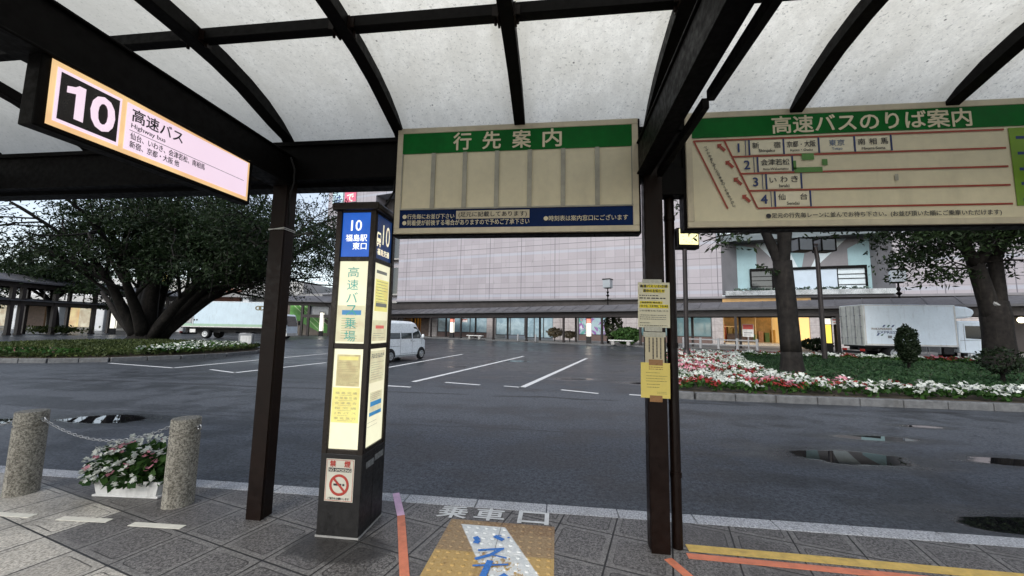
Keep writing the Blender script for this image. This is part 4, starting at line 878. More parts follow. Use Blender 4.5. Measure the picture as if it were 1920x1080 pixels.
# ================================================================== the far pavement and the department store
FP = .15
pts = [B(-120, 53), B(-60, 51.5), B(-40, 49.8), B(-32.3, 47.4), B(-23, 45.6), B(-15, 43.6), B(-8, 41.4), B(-2, 40.1), B(5, 38.0), B(11.5, 36.4), B(22, 33.6), B(34, 30), B(60, 24)]
far = [B(75, 58), B(75, 90), B(-120, 90)]
M_FARPAV = pm('far_pavement_blocks', (.17, .165, .155), .6, 0, .25, .8, .2, 20, .4, .4)
m = MB().prism([Vector((p.x, p.y, FP-.012)) for p in (pts+far)][::-1], (0, 0, -.2)); single('far_pavement', m, M_FARPAV, kind='structure')
m = MB()
for a, b in zip(pts, pts[1:]):
    d = (b-a).normalized(); n_ = Vector((-d.y, d.x, 0)); L = (b-a).length; k_ = max(1, int(L/1.0))
    for i in range(k_):
        p0 = a+d*(L*i/k_+.01); m.obox(p0-n_*.09+Vector((0, 0, -.02)), d*(L/k_-.02), n_*.18, (0, 0, FP+.022))
single('far_kerb', m, M_GREYSTONE, kind='structure')

def tilewall():
    t = NT('pink_grey_stone_tiles'); X = t.xyz(t.obj())
    u, v = X[0], X[2]
    def line(c, per, w, off=0.0):
        q = t.math('DIVIDE', t.math('SUBTRACT', c, off), per); f = t.math('ABSOLUTE', t.math('SUBTRACT', t.math('SUBTRACT', q, t.math('FLOOR', q)), .5)); return t.ramp(f, .5-w/per, .5-w/per*.55)
    fine = t.math('MAXIMUM', line(u, 1.27, .03), line(v, 1.53, .03, .62)); main = t.math('MAXIMUM', line(u, 5.08, .06, .635), line(v, 3.06, .05, 1.385))
    q = t.math('DIVIDE', t.math('SUBTRACT', v, 6.15), 3.06); fr = t.math('SUBTRACT', q, t.math('FLOOR', q)); band = t.math('MULTIPLY', t.ramp(fr, .02, .03), t.ramp(fr, .15, .14))
    wnz = t.n('TexWhiteNoise', noise_dimensions='2D'); t.set(wnz, 'Vector', t.vec(t.math('FLOOR', t.math('DIVIDE', u, 1.27)), t.math('FLOOR', t.math('DIVIDE', t.math('SUBTRACT', v, .62), 1.53)))); rnd = wnz.outputs['Value']
    p = t.obj(); n = t.noise(p, .25, 6, .6); n2 = t.noise(t.scale(p, (1, 1, .45)), 1.3, 6, .7); n3 = t.noise(p, 14, 3, .7)
    c = t.mix(t.ramp(rnd, .1, .9), (.275, .255, .275), (.322, .300, .322)); c = t.mix(t.ramp(n3, .3, .7, 0, .25), c, (.39, .365, .385)); c = t.mix(t.ramp(n, .4, .7, 0, .25), c, (.24, .22, .232))
    c = t.mix(t.ramp(n2, .58, .74, 0, .6), c, (.15, .14, .148)); c = t.mix(t.math('MULTIPLY', band, .55), c, (.33, .36, .42)); c = t.mix(t.math('MULTIPLY', fine, .62), c, (.16, .15, .165)); c = t.mix(t.math('MULTIPLY', main, .8), c, (.09, .085, .1))
    t.set_b(Base_Color=c, Roughness=.42, Specular_IOR_Level=.4); return t.m
M_TILE = tilewall()
def stonepier():
    t = NT('stone_cladding'); X = t.xyz(t.obj())
    q = t.math('DIVIDE', X[2], .85); f = t.math('ABSOLUTE', t.math('SUBTRACT', t.math('SUBTRACT', q, t.math('FLOOR', q)), .5)); l = t.ramp(f, .475, .487)
    q2 = t.math('DIVIDE', X[0], 1.3); f2 = t.math('ABSOLUTE', t.math('SUBTRACT', t.math('SUBTRACT', q2, t.math('FLOOR', q2)), .5)); l = t.math('MAXIMUM', l, t.ramp(f2, .483, .492))
    n = t.noise(t.obj(), 3, 6, .65); c = t.mix(t.ramp(n, .3, .7), (.30, .27, .26), (.42, .385, .375)); c = t.mix(t.math('MULTIPLY', l, .75), c, (.09, .08, .08)); t.set_b(Base_Color=c, Roughness=.4); return t.m
M_PIER = stonepier()
M_FASC = pm('dark_fascia', (.032, .027, .026), .5, .1, .35, 1.2, 0, 60, .4, .3)
M_GOLD = pm('gold_fascia', (.42, .25, .09), .4, .1, .15, 1.5); M_ORW = em('orange_lit_wall', (.95, .36, .03), .75, (.7, .3, .05), .35, 1.2); M_TIMB = pm('brown_doors', (.10, .065, .05), .5, 0, .3, 3)
def papered():
    t = NT('papered_shop_glass'); p = t.obj(); n = t.noise(p, .9, 5, .6, 1.2); n2 = t.noise(t.scale(p, (2.2, 2.2, .7)), 2.2, 4, .7, 1.5)
    c = t.mix(t.ramp(n, .3, .7), (.20, .30, .35), (.34, .46, .51)); c = t.mix(t.ramp(n2, .6, .68, 0, .7), c, (.55, .66, .7)); t.set_b(Base_Color=c, Roughness=.12, Specular_IOR_Level=.6); return t.m
M_PAPGL = papered()
M_MULB = pm('mural_teal', (.25, .38, .41), .5, 0, .08, .8, 0, 60, .4, .12); M_MULW = pm('mural_white', (.50, .57, .60), .5, 0, .08, .8, 0, 60, .4, .15); M_MULG = pm('mural_grey', (.17, .165, .175), .5, 0, .1, .8, 0, 60, .4, .12)
M_SLATE = pm('slate_roof', (.085, .085, .092), .5, .1, .25, .9, .2, 14, .4, .2); M_DKBR = pm('arcade_brown', (.016, .011, .010), .5, 0, .3, 2)
M_LAMPW = em('warm_ceiling_light', (1, .85, .6), 3.0); M_LAMPC = em('white_tube_light', (1, .97, .9), 3.0)
M_HALL = pm('warm_hall_wall', (.55, .40, .2), .6, 0, .3, 1.1); M_HALLF = pm('hall_floor', (.4, .33, .24), .3, 0, .15, 1)
FY = 53.0; SZ = .42; M_BLIND = pm('white_blind', (.40, .47, .54), .5, 0, .06, 1)
MWB = Matrix(((BX.x, BY.x, 0, 0), (BX.y, BY.y, 0, 0), (0, 0, 1, 0), (0, 0, 0, 1)))
ds = top('department_store', 'large department store clad in pinkish grey tiles across the square', 'department store', B(-5, 53.5, 0), -TH)
MLOC = Matrix.Translation(B(-5, 53.5, 0))@Matrix.Rotation(-TH, 4, 'Z')
def bbox(m, a, b): return m.box((a[0]+5, a[1]-53.5, a[2]), (b[0]+5, b[1]-53.5, b[2]))   # square-grid coordinates -> store-local
def bp(x, y, z): return (x+5, y-53.5, z)
DT = 27.0
def wallpart(a, b, nm='tiled_wall', mat=M_TILE): part(nm, bbox(MB(), a, b), mat, ds)
wallpart((-41.6, 52, 5.78), (6.25, 60, DT)); wallpart((6.25, 52, 12.6), (22.3, 60, DT)); wallpart((22.3, 52, 5.78), (75, 60, DT))
wallpart((-58.5, 52.0, 19.3), (-47.2, 60, DT)); wallpart((-47.2, 52.0, 24.6), (-41.6, 60, DT)); wallpart((-58.5, 54.8, .15), (-47.2, 60, 19.3)); wallpart((-47.2, 54.5, 19.3), (-41.6, 60, 24.6), 'recess_wall', M_FASC)
m = MB().prism([bp(-47.2, 52, 5.78), bp(-41.6, 52, 5.78), bp(-41.6, 54.5, 5.78), bp(-47.2, 54.5, 5.78)], (0, 0, -.3)); part('recess_sill', m, M_CONC, ds)
part('recess_back', bbox(MB(), (-47.2, 54.52, 5.78), (-41.6, 60, 19.3)), M_TILE, ds)
for z0, z1 in ((7.2, 11.8), (13.4, 17.6)):
    m = MB()
    for i in range(8):
        a0 = -45.6+i*.47; a1 = a0+.47; y0 = 54.3-.5*math.sin(math.pi*i/8); y1 = 54.3-.5*math.sin(math.pi*(i+1)/8); m.poly([bp(a0, y0, z0), bp(a1, y1, z0), bp(a1, y1, z1), bp(a0, y0, z1)])
    w_ = part('curved_window', m, M_GLASSD, ds, smooth=True); part('sill', bbox(MB(), (-45.9, 53.6, z0-.25), (-41.7, 54.5, z0)), M_CONC, w_)
part('wall_lamp', MB().ellip(bp(-45.2, 53.8, 21.5), (.3, .3, .3), 10, 8), M_LAMPC, ds, smooth=True)
# ground floor
part('fascia', bbox(MB(), (-58.5, 52.25, 4.42), (75, 58, 5.77)), M_FASC, ds)
part('ledge', bbox(MB(), (-41.6, 51.8, 5.62), (75, 51.99, 5.86)), M_MULG, ds)
def pier(x0, x1, y=52.9, mat=M_PIER, nm='pier', z1=4.41): part(nm, bbox(MB(), (x0, y, .14), (x1, 57, z1)), mat, ds)
for a, b in ((-58.5, -43.6), (-43.4, -40.9), (-35.75, -34.25), (-25.4, -24.0), (-15.0, -13.9), (-13.85, -11.5), (-7.4, -3.3), (5.1, 6.3), (14.95, 30.9), (40, 75)): pier(a, b)
part('orange_wall', bbox(MB(), (-40.88, 55.6, .14), (-37.7, 56, 4.4)), M_ORW, ds)  # glow of the recess put into the wall as emission
m = MB()
for i in range(5): bbox(m, (-40.6+i*.55, 55.2, .5), (-40.35+i*.55, 55.58, 3.9-.3*(i % 2)))
part('entrance_slats', m, M_TIMB, ds)
part('brown_doors', bbox(MB(), (-37.7, 53.4, .14), (-35.77, 53.6, 4.4)), M_TIMB, ds)
def shopwin(x0, x1, n, glassm, z0=.85, z1=4.25, y=53.1, fm=M_DKBR, stall=True):
    if stall: part('stall_riser', bbox(MB(), (x0, y-.05, .14), (x1, y+.4, z0-.001)), pm('brown_stall_riser', (.11, .07, .06), .5, 0, .2, 2) if 'brown_stall_riser' not in bpy.data.materials else bpy.data.materials['brown_stall_riser'], ds)
    m = MB(); w = (x1-x0)/n
    for i in range(n+1): xx = x0+w*i; bbox(m, (max(x0, xx-.06), y-.02, z0), (min(x1, xx+.06), y+.1, z1))
    for i in range(n): bbox(m, (x0+w*i+.061, y-.018, z0), (x0+w*(i+1)-.061, y+.1, z0+.1)); bbox(m, (x0+w*i+.061, y-.018, z1-.12), (x0+w*(i+1)-.061, y+.1, z1))
    fr_ = part('window', m, fm, ds); m = MB()
    bbox(m, (x0+.05, y+.03, z0+.05), (x1-.05, y+.06, z1-.05)); part('pane', m, glassm, fr_); bbox(m, (x0, y-.0, z1+.001), (x1, y+.3, 4.41)); part('window_head', bbox(MB(), (x0, y, z1+.001), (x1, y+.3, 4.41)), M_FASC, ds)
shopwin(-34.2, -25.45, 3, M_PAPGL); shopwin(-23.95, -19.35, 2, M_PAPGL, .6, 4.3, stall=False); shopwin(-19.3, -15.05, 3, M_PAPGL, .3, 4.2, stall=False)
def poster():
    t = NT('colourful_window_poster'); p = t.obj(); a = t.noise(p, .55, 2, .5, 1.4); b = t.noise(p, .8, 2, .5, 2.0); v_ = t.voro(p, .9)
    c = t.mix(t.ramp(a, .45, .5), (.10, .30, .27), (.30, .42, .45)); c = t.mix(t.ramp(b, .55, .58), c, (.22, .10, .30)); c = t.mix(t.math('MULTIPLY', t.ramp(v_, .3, .28), t.ramp(a, .5, .6)), c, (.62, .55, .66)); c = t.mix(t.math('MULTIPLY', t.ramp(b, .40, .36), .8), c, (.5, .16, .26))
    t.set_b(Base_Color=c, Roughness=.15, Specular_IOR_Level=.6); return t.m
shopwin(-11.4, -7.45, 1, poster(), .9, 4.25)
M_TEALGL = glass('teal_shop_glass', (.10, .17, .18), .08, .4)
shopwin(-3.25, 5.05, 3, M_TEALGL, .95, 4.25)
for i in range(4): part('shop_light', bbox(MB(), (-2.6+i*1.9, 52.95, 2.95), (-1.7+i*1.9, 53.07, 3.02)), M_LAMPC, ds) if False else None
# lit entrance hall
bx0, bx1_ = 6.35, 14.9
part('hall_floor', bbox(MB(), (bx0, 51.5, .14), (bx1_, 62, .40)), M_HALLF, ds); part('hall_back', bbox(MB(), (bx0, 61.6, .4), (bx1_, 62, 4.4)), M_HALL, ds); part('hall_side', bbox(MB(), (bx0-.04, 53.2, .4), (bx0, 61.6, 4.4)), M_HALL, ds); part('hall_ceiling', bbox(MB(), (bx0, 53.2, 4.2), (bx1_, 61.6, 4.4)), M_HALL, ds)
part('orange_wall', bbox(MB(), (13.2, 52.95, .4), (14.9, 61.6, 4.2)), em('lit_orange_wall', (1.0, .62, .22), .55, (.7, .42, .15), .08, .6), ds)  # lamplight on this hall wall is painted as emission
for i in range(4):
    for j in range(3): part('ceiling_lamp', bbox(MB(), (7.2+i*1.7, 54.6+j*2.2, 4.14), (7.6+i*1.7, 55.6+j*2.2, 4.19)), M_LAMPW, ds)
part('hall_counter', bbox(MB(), (7.4, 58.6, .4), (10.4, 59.4, 1.45)), M_TIMB, ds); rr = random.Random(2)
for i in range(9):
    x = 7.0+i*.72; h = rr.uniform(.9, 2.3); part('hall_display', bbox(MB(), (x, 60.2, .4), (x+.5, 60.9, .4+h)), pm('display%d' % i, (rr.uniform(.1, .6), rr.uniform(.1, .5), rr.uniform(.05, .3)), .5), ds)
m = MB()
for x in (6.35, 8.0, 9.65, 11.3, 13.1): bbox(m, (x, 53.0, .4), (x+.07, 53.1, 4.2))
bbox(m, (6.43, 53.01, 2.0), (13.09, 53.09, 2.06)).box((0,0,0), (.001,.001,.001)) if False else bbox(m, (6.43, 53.01, 2.25), (7.99, 53.08, 2.33))
hf = part('entrance_frame', m, M_GOLD, ds)
part('gold_fascia', bbox(MB(), (6.2, 51.95, 4.45), (14.9, 52.24, 5.60)), M_GOLD, ds)
# yellow shop on the far right
part('yellow_fascia', bbox(MB(), (30.2, 52.0, 3.9), (40, 52.24, 5.3)), em('lit_yellow_fascia', (.85, .55, .05), .55, (.6, .4, .05)), ds); part('dark_shop_interior', bbox(MB(), (30.9, 54.6, .14), (40, 57, 4.4)), M_FASC, ds); part('shop_bulb', MB().ellip(bp(32.2, 53.6, 3.3), (.28, .28, .28), 10, 8), em('bright_bulb', (1, .85, .55), 7), ds, smooth=True)
# mural recess
q = lambda pts: [bp(*p_) for p_ in pts]
RB = 54.6
part('recess_left_side', MB().poly(q([(6.25, 52.0, 6.0), (8.3, RB, 6.0), (8.3, RB, 12.6), (6.25, 52.0, 12.6)])), M_MULG, ds); part('recess_right_side', MB().poly(q([(22.3, 52.0, 12.6), (21.4, RB, 12.6), (21.4, RB, 6.0), (22.3, 52.0, 6.0)])), M_MULG, ds)
m = MB().poly(q([(6.25, 52.0, 12.595), (8.3, RB, 12.595), (21.4, RB, 12.595), (22.3, 52.0, 12.595)])); part('recess_soffit', m, M_FASC, ds)
m = MB().prism(q([(6.25, 51.85, 5.75), (22.3, 51.85, 5.75), (21.4, RB, 5.75), (8.3, RB, 5.75)])[::-1], (0, 0, .24)); part('recess_ledge', m, M_MULW, ds)
zb_, zt_ = 6.0, 12.59
def mur(pts, mat): part('mural_panel', MB().poly([bp(x, RB-.001*0, z) for x, z in pts]), mat, ds)
mur([(8.3, zb_), (10.4, zb_), (10.4, zt_-.6), (8.3, zt_)], M_MULB); mur([(19.4, zb_), (21.4, zb_), (21.4, zt_), (19.4, zt_-1.2)], M_MULB)
mur([(8.3, zt_), (10.4, zt_-.6), (10.4, zt_)], M_MULG); mur([(19.4, zt_-1.2), (21.4, zt_), (19.4, zt_)], M_MULG)
mur([(10.4, zt_), (10.4, 9.45), (13.0, 9.45)], M_MULG); mur([(10.4, zt_), (13.0, 9.45), (14.6, 9.45), (13.4, zt_)], M_MULW); mur([(13.4, zt_), (14.6, 9.45), (15.0, 9.45), (15.6, zt_)], M_MULB)
mur([(19.4, zt_), (19.4, 9.45), (16.4, 9.45)], M_MULG); mur([(19.4, zt_), (16.4, 9.45), (15.9, 9.45), (17.3, zt_)], M_MULW); mur([(17.3, zt_), (15.9, 9.45), (15.0, 9.45), (15.6, zt_)], M_MULG)
mur([(10.4, zb_), (19.4, zb_), (19.4, 9.45), (10.4, 9.45)], M_MULW)
m = MB(); bbox(m, (9.6, 54.15, 9.1), (20.9, 54.6, 9.4)); bbox(m, (9.6, 54.2, 6.5), (9.75, 54.58, 9.1)); bbox(m, (20.75, 54.2, 6.5), (20.9, 54.58, 9.1))
for x in (11.9, 12.9, 18.2): bbox(m, (x, 54.25, 6.5), (x+.08, 54.58, 9.1))
wf = part('upper_window', m, M_DARKST, ds)
for a, b, mt in ((9.76, 11.89, M_GLASSD), (18.3, 20.74, M_MULW)): part('pane', bbox(MB(), (a, 54.4, 6.5), (b, 54.5, 9.09)), mt, wf)
part('dark_pane', bbox(MB(), (11.99, 54.4, 6.5), (12.89, 54.5, 9.09)), M_DARKST, wf); part('white_blind', bbox(MB(), (12.99, 54.3, 6.7), (18.19, 54.4, 9.09)), M_BLIND, wf)
m = MB()
for z in (7.2, 7.9, 8.4): bbox(m, (18.3, 54.32, z), (20.74, 54.39, z+.07)); bbox(m, (9.76, 54.32, z), (11.88, 54.39, z+.06))
part('glazing_bars', m, M_DARKST, wf)
# a shallow projecting canopy rail with planting in front of the recess window
part('planter_trough', bbox(MB(), (6.5, 51.3, 5.9), (22.1, 51.78, 6.45)), pm('trough_glass_grey', (.30, .32, .33), .25, .2, .4, 1.5), ds)
m = MB(); rr = random.Random(7)
for i in range(260):
    c_ = Vector(bp(rr.uniform(7.5, 20), rr.uniform(51.35, 51.75), 6.45+rr.uniform(.0, .28))); d_ = Vector((rr.uniform(-1, 1), rr.uniform(-1, 1), rr.uniform(-.2, 1))).normalized()*.22; e_ = Vector((rr.uniform(-1, 1), rr.uniform(-1, 1), rr.uniform(-1, 1))).normalized()*.12
    m.add([c_-d_, c_+e_, c_+d_, c_-e_], [(0, 1, 2, 3)])
part('trough_planting', m, pm('trough_leaves', (.05, .08, .06), .6, 0, .4, 6), ds, kind='stuff')
m = MB().prism(q([(5.8, 51.4, 13.0), (22.9, 51.4, 13.0), (22.9, 51.99, 12.5), (5.8, 51.99, 12.5)]), (0, 0, .3)); bbox(m, (5.8, 51.0, 13.2), (22.9, 51.99, 13.9)); part('cornice', m, M_MULW, ds)

# ---- hanging banners
for lab, x0, x1, mat, txt, tm in (('pale blue vertical banner hanging high on the tiled store wall', -57.3, -54.8, pm('pale_blue_banner', (.45, .62, .68), .6, 0, .1, 1), '用事は', M_INKB), ('pink vertical banner with white lettering hanging high on the store wall', -54.4, -51.7, pm('pink_banner', (.62, .12, .20), .6, 0, .1, 1), '時まで', M_WHITEINK)):
    r = top('banner', lab, 'banner', B((x0+x1)/2, 51.9, 20), -TH, group='banners on the store wall'); w_ = x1-x0
    part('cloth', MB().box((-w_/2, -.03, 4.0), (w_/2, .0, 10)), mat, r); part('rails', MB().box((-w_/2-.1, -.06, 3.9), (w_/2+.1, .03, 4.0)).box((-w_/2-.1, -.06, 10), (w_/2+.1, .03, 10.1)), M_GREYM, r)
    fb_ = Face((-w_/2, -.035, 0), (1, 0, 0), (0, 0, 1)); m = MB()
    for i, ch in enumerate(txt): fb_.text(m, ch, w_/2, 8.0-i*1.95, 1.55, None, .02, .01, 'c')
    part('lettering', m, tm, r)

# ---- arcade in front of the store
A0, A1 = B(-46, 51.7, 0), B(24, 33.4, 0); AD = (A1-A0).normalized(); AN = Vector((-AD.y, AD.x, 0)); AL = (A1-A0).length; AR = math.atan2(AD.y, AD.x)
ar = top('covered_walkway', 'long slate roofed covered walkway on brown posts in front of the department store', 'covered walkway', (A0.x, A0.y, FP), AR)
m = MB(); zb0 = 2.98-FP
m.prism([(0, -.55, zb0+.62), (0, -.55, zb0+.70), (0, 1.2, zb0+1.35), (0, 3.3, zb0+.9), (0, 3.3, zb0+.8), (0, 1.2, zb0+1.25)][::-1], (AL, 0, 0)); part('roof', m, M_SLATE, ar)
m = MB()
for i in range(int(AL/1.6)): m.bar((i*1.6+.8, -.56, zb0+.715), (i*1.6+.8, 1.2, zb0+1.365), .06, .05)
part('roof_ribs', m, M_SLATE, ar)
part('fascia_beam', MB().box((0, -.12, zb0), (AL, .12, zb0+.62)).box((0, 2.9, zb0), (AL, 3.1, zb0+.6)), M_DKBR, ar); part('gutter', MB().box((0, -.62, zb0+.56), (AL, -.5, zb0+.72)), M_SLATE, ar)
for pxx, pyy in ((745, 631), (807.5, 632), (863.6, 634), (925, 637), (987, 640), (1056.7, 643), (1128.8, 645), (1201, 648), (1286, 651), (1381.5, 655), (1478, 659), (1575, 662)):
    # where the sight line to the post meets the walkway's front line
    d = ray(pxx, pyy); d.z = 0; den = d.x*AD.y-d.y*AD.x; tt = ((A0.x*AD.y-A0.y*AD.x)-(CP.x*AD.y-CP.y*AD.x))/den; s_ = (Vector((CP.x, CP.y, 0))+d*tt-A0).dot(AD)
    part('post', MB().box((s_-.10, -.10, 0), (s_+.10, .10, zb0)).box((s_-.14, -.14, 0), (s_+.14, .14, .12)), M_DKBR, ar)
    part('post', MB().box((s_-.10, 2.9, 0), (s_+.10, 3.1, zb0)), M_DKBR, ar)
# lit stop pylons under the walkways
M_PYL = em('lit_pylon_panel', (1.0, .93, .80), 1.15, (.6, .58, .5)); M_PYY = em('lit_yellow_pylon_panel', (1.0, .72, .10), .95, (.6, .45, .1)); M_PYR = em('lit_red_pylon_head', (.9, .28, .2), .8, (.6, .2, .15))
def pylon(label, loc, rz, face, headm, h=2.7):
    r = top('lit_pylon', label, 'bus stop pillar', loc, rz, group='lit stop pylons across the square'); part('base', MB().box((-.27, -.27, 0), (.27, .27, .72)).box((-.3, -.3, 0), (.3, .3, .08)), M_KBASE, r)
    part('frame', MB().box((-.27, -.27, .72), (-.22, .27, h)).box((.22, -.27, .72), (.27, .27, h)).box((-.22, -.2, .72), (.22, .2, h)).box((-.3, -.3, h), (.3, .3, h+.08)), M_KBODY, r)
    part('lit_panel', MB().box((-.215, -.25, .76), (.215, -.21, h-.52)), face, r); part('lit_panel', MB().box((-.215, .21, .76), (.215, .25, h-.52)), face, r); part('lit_panel', MB().box((-.285, -.20, .76), (-.275, .20, h-.52)), face, r); part('lit_panel', MB().box((.275, -.20, .76), (.285, .20, h-.52)), face, r)
    part('head_panel', MB().box((-.215, -.25, h-.48), (.215, -.21, h-.04)), headm, r); part('head_panel', MB().box((.275, -.20, h-.48), (.285, .20, h-.04)), headm, r)
def on_line(pxx, pyy, off):
    d = ray(pxx, pyy); d.z = 0; o = A0+AN*off; den = d.x*AD.y-d.y*AD.x; tt = ((o.x*AD.y-o.y*AD.x)-(CP.x*AD.y-CP.y*AD.x))/den; return Vector((CP.x+d.x*tt, CP.y+d.y*tt, FP))
pylon('lit pylon with red head before the papered shop windows, farthest along the store', on_line(847, 632, .5), AR+.5, M_PYL, M_PYR)
pylon('lit pylon with red head in front of the colourful poster window', on_line(1104, 645, .5), AR+.4, M_PYL, M_PYR)
pylon('yellow lit pylon standing beside the warm store entrance', on_line(1552, 661, .6), AR+.4, M_PYY, M_PYL)
# signs hung in the walkway
for pxx, w_, lab in ((695*1/3+640, 1.0, 'small white hanging sign under the walkway before the papered windows'), (1576, 1.1, 'small white hanging sign under the walkway behind the delivery truck')):
    p_ = on_line(pxx, 600, .25); r = top('hanging_sign', lab, 'sign', (p_.x, p_.y, 2.35), AR); part('panel', MB().box((-w_/2, -.05, 0), (w_/2, .05, .5)), M_WHITED, r); part('hanger', MB().box((-.4, -.02, .5), (-.36, .02, .66)).box((.36, -.02, .5), (.4, .02, .66)), M_DARKST, r)
    f_ = Face((-w_/2, -.052, 0), (1, 0, 0), (0, 0, 1)); m = MB(); f_.rect(m, .08, .30, w_-.08, .40, .002); f_.rect(m, .1, .12, w_-.3, .17, .002); part('print', m, M_RED, r)
# benches, bollards and rails on the far kerb
def bench(lab, a, b):
    a, b = on_line(*a, -.9), on_line(*b, -.9); L = (b-a).length; r = top('kerb_bench', lab, 'bench', (a+b)/2, math.atan2(b.y-a.y, b.x-a.x), 'white benches by the far kerb')
    part('seat', MB().box((-L/2, -.2, .40), (L/2, .2, .50)), M_WHITED, r, bevel=.02)
    for s in (-1, 1): part('leg', MB().box((s*L*.32-.16, -.17, 0), (s*L*.32+.16, .17, .40)), M_CONC, r, bevel=.03)
bench('white bench on the far kerb in front of the papered shop windows', (876, 634), (905, 635)); bench('white bench on the far kerb beside the green bush', (1142, 648), (1187, 650))
M_RAIL = pm('pale_guard_rail', (.26, .265, .27), .5, .1, .12, 3, 0, 60, .4, .3)
ra, rb_ = on_line(1282, 652, -.9), on_line(1420, 655, -.9); L = (rb_-ra).length; r = top('guard_rail', 'low pale guard rail along the far kerb before the store entrance', 'guard rail', ra, math.atan2(rb_.y-ra.y, rb_.x-ra.x))
for i in range(5): part('post', MB().box((L*i/4-.09, -.09, 0), (L*i/4+.09, .09, .95)), M_RAIL, r, bevel=.02)
for z in (.35, .75): part('rail', MB().box((.1, -.03, z), (L-.1, .03, z+.1)), M_RAIL, r)
for i, (pxx, pyy, lab) in enumerate(((971, 640, 'short pale kerb post left of the glass shop door'), (1004, 641, 'short pale kerb post in front of the glass shop door'))):
    p_ = on_line(pxx, pyy, -.5); r = top('kerb_post', lab, 'bollard', p_, 0, 'pale posts at the far kerb'); part('shaft', MB().lathe([(.10, 0), (.10, .75), (.06, .82), (.01, .84)], (0,0,0), 14), M_RAIL, r, smooth=35)
r = top('entrance_sign', 'red and white standing notice before the lit store entrance', 'sign', on_line(1404, 652, 1.2), AR); part('post', MB().box((-.05, -.05, 0), (.05, .05, 1.1)).box((-.3, -.2, 0), (.3, .2, .05)), M_RAIL, r); part('board', MB().box((-.42, -.03, 1.1), (.42, .03, 2.2)), M_WHITED, r); m = MB(); f_ = Face((-.42, -.032, 0), (1,0,0), (0,0,1)); f_.rect(m, .03, 1.75, .81, 2.17, .002); part('red_print', m, M_RED, r); m = MB(); f_.rect(m, .1, 1.4, .74, 1.48, .002); f_.rect(m, .1, 1.22, .6, 1.28, .002); part('grey_print', m, M_GREYM, r)
# ---- lamps
M_LGL = glass('lantern_glass', (.30, .33, .35), .15, .2)
def lantern(lab, top_px, pole_depth_pt, zt, s=1.0):
    p_ = pole_depth_pt; r = top('street_lamp', lab, 'street lamp', (p_.x, p_.y, FP), AR, 'square lantern street lamps by the store'); h = zt-FP
    part('pole', MB().tube([(0,0,0), (0,0,h-1.0)], [.08, .06], 10).lathe([(.16, 0), (.14, .5), (.07, .7)], (0,0,0), 12).lathe([(.06, h-2.0), (.2, h-1.85), (.06, h-1.7), (.14, h-1.5), (.05, h-1.3)], (0,0,0), 10).bar((-.35, 0, h-2.3), (.35, 0, h-2.3), .05, .05), M_DARKST, r, smooth=40)
    part('lantern', MB().box((-.42*s, -.42*s, h-1.0), (.42*s, .42*s, h-.1)), M_LGL, r, bevel=.03); part('lantern_cap', MB().box((-.46*s, -.46*s, h-.1), (.46*s, .46*s, h)), M_DARKST, r); part('lantern_base', MB().box((-.3*s, -.3*s, h-1.06), (.3*s, .3*s, h-1.001)), M_DARKST, r)
lantern('small lantern street lamp standing behind the walkway near the poster window', None, on_line(1140, 600, 2.2), 7.3); lantern('lantern street lamp rising behind the white truck', None, on_line(1690, 600, 2.2), 6.6)
p_ = G(1547, 675, .15); tdep = (p_-CP).dot(FW0); tw = top('twin_lamp', 'brown street lamp with two square heads on the planted island', 'street lamp', p_, YAW); h = 6.75
part('pole', MB().tube([(0,0,0), (-.05, 0, h-.9), (-.14, 0, h-.25)], [.13, .11, .10], 12).bar((-.9, 0, h-.12), (.62, 0, h-.12), .10, .10), M_DKBR, tw, smooth=40)
for s in (-.78, .52):
    x = s-.14; hd = part('lamp_head', MB().box((x-.42, -.36, h-.55), (x+.42, .36, h-.50)).box((x-.42, -.36, h+.16), (x+.42, .36, h+.22)), M_DARKST, tw); part('lamp_glass', MB().box((x-.39, -.33, h-.499), (x+.39, .33, h+.159)), glass('lamp_glass_grey', (.09, .10, .11), .12) if 'lamp_glass_grey' not in bpy.data.materials else bpy.data.materials['lamp_glass_grey'], hd)
    m = MB()
    for a in (-.40, .40):
        for b in (-.34, .34): m.box((x+a-.03, b-.03, h-.5), (x+a+.03, b+.03, h+.16))
    part('lamp_frame', m, M_DARKST, hd)
p_ = G(1288, 673, .15); ck = top('street_clock', 'brown pole with a small lit square clock rising from the flower bed', 'clock', p_, YAW); zc = 6.66; part('pole', MB().tube([(0,0,0), (.05, 0, zc-.6)], .12, 12).lathe([(.22, 0), (.2, .35), (.12, .5)], (0,0,0), 12), M_DKBR, ck, smooth=40)
part('case', MB().box((-.42, -.15, zc-.66), (.82, .35, zc+.52)).box((-.60, .0, zc-.5), (-.421, .35, zc+.4)), M_DARKST, ck, bevel=.05); part('dial', MB().box((-.30, -.20, zc-.44), (.74, -.151, zc+.44)), em('lit_clock_dial', (1, .88, .42), 1.0, (.6, .55, .3)), ck, bevel=.02)
m = MB(); f_ = Face((.22, -.202, zc), (1,0,0), (0,0,1))
for i in range(12): a = i*math.pi/6; f_.line(m, .30*math.sin(a), .30*math.cos(a), .36*math.sin(a), .36*math.cos(a), .035, .003)
part('hour_marks', m, M_GREYM, ck); m = MB(); f_.line(m, 0, -.03, -.06, .31, .03, .006); f_.line(m, 0, 0, .02, .2, .04, .005); part('hands', m, M_INK, ck)
# ================================================================== left side of the square: two-storey walkway, station
def LW(lat, depth, z=0.0): v = CP+FW0*depth+RT0*lat; v.z = z; return v
wl = top('station_walkway', 'tall two level brown steel walkway with slate roof on the left of the square', 'covered walkway', LW(-52.4, 40, 0), YAW+R(90))
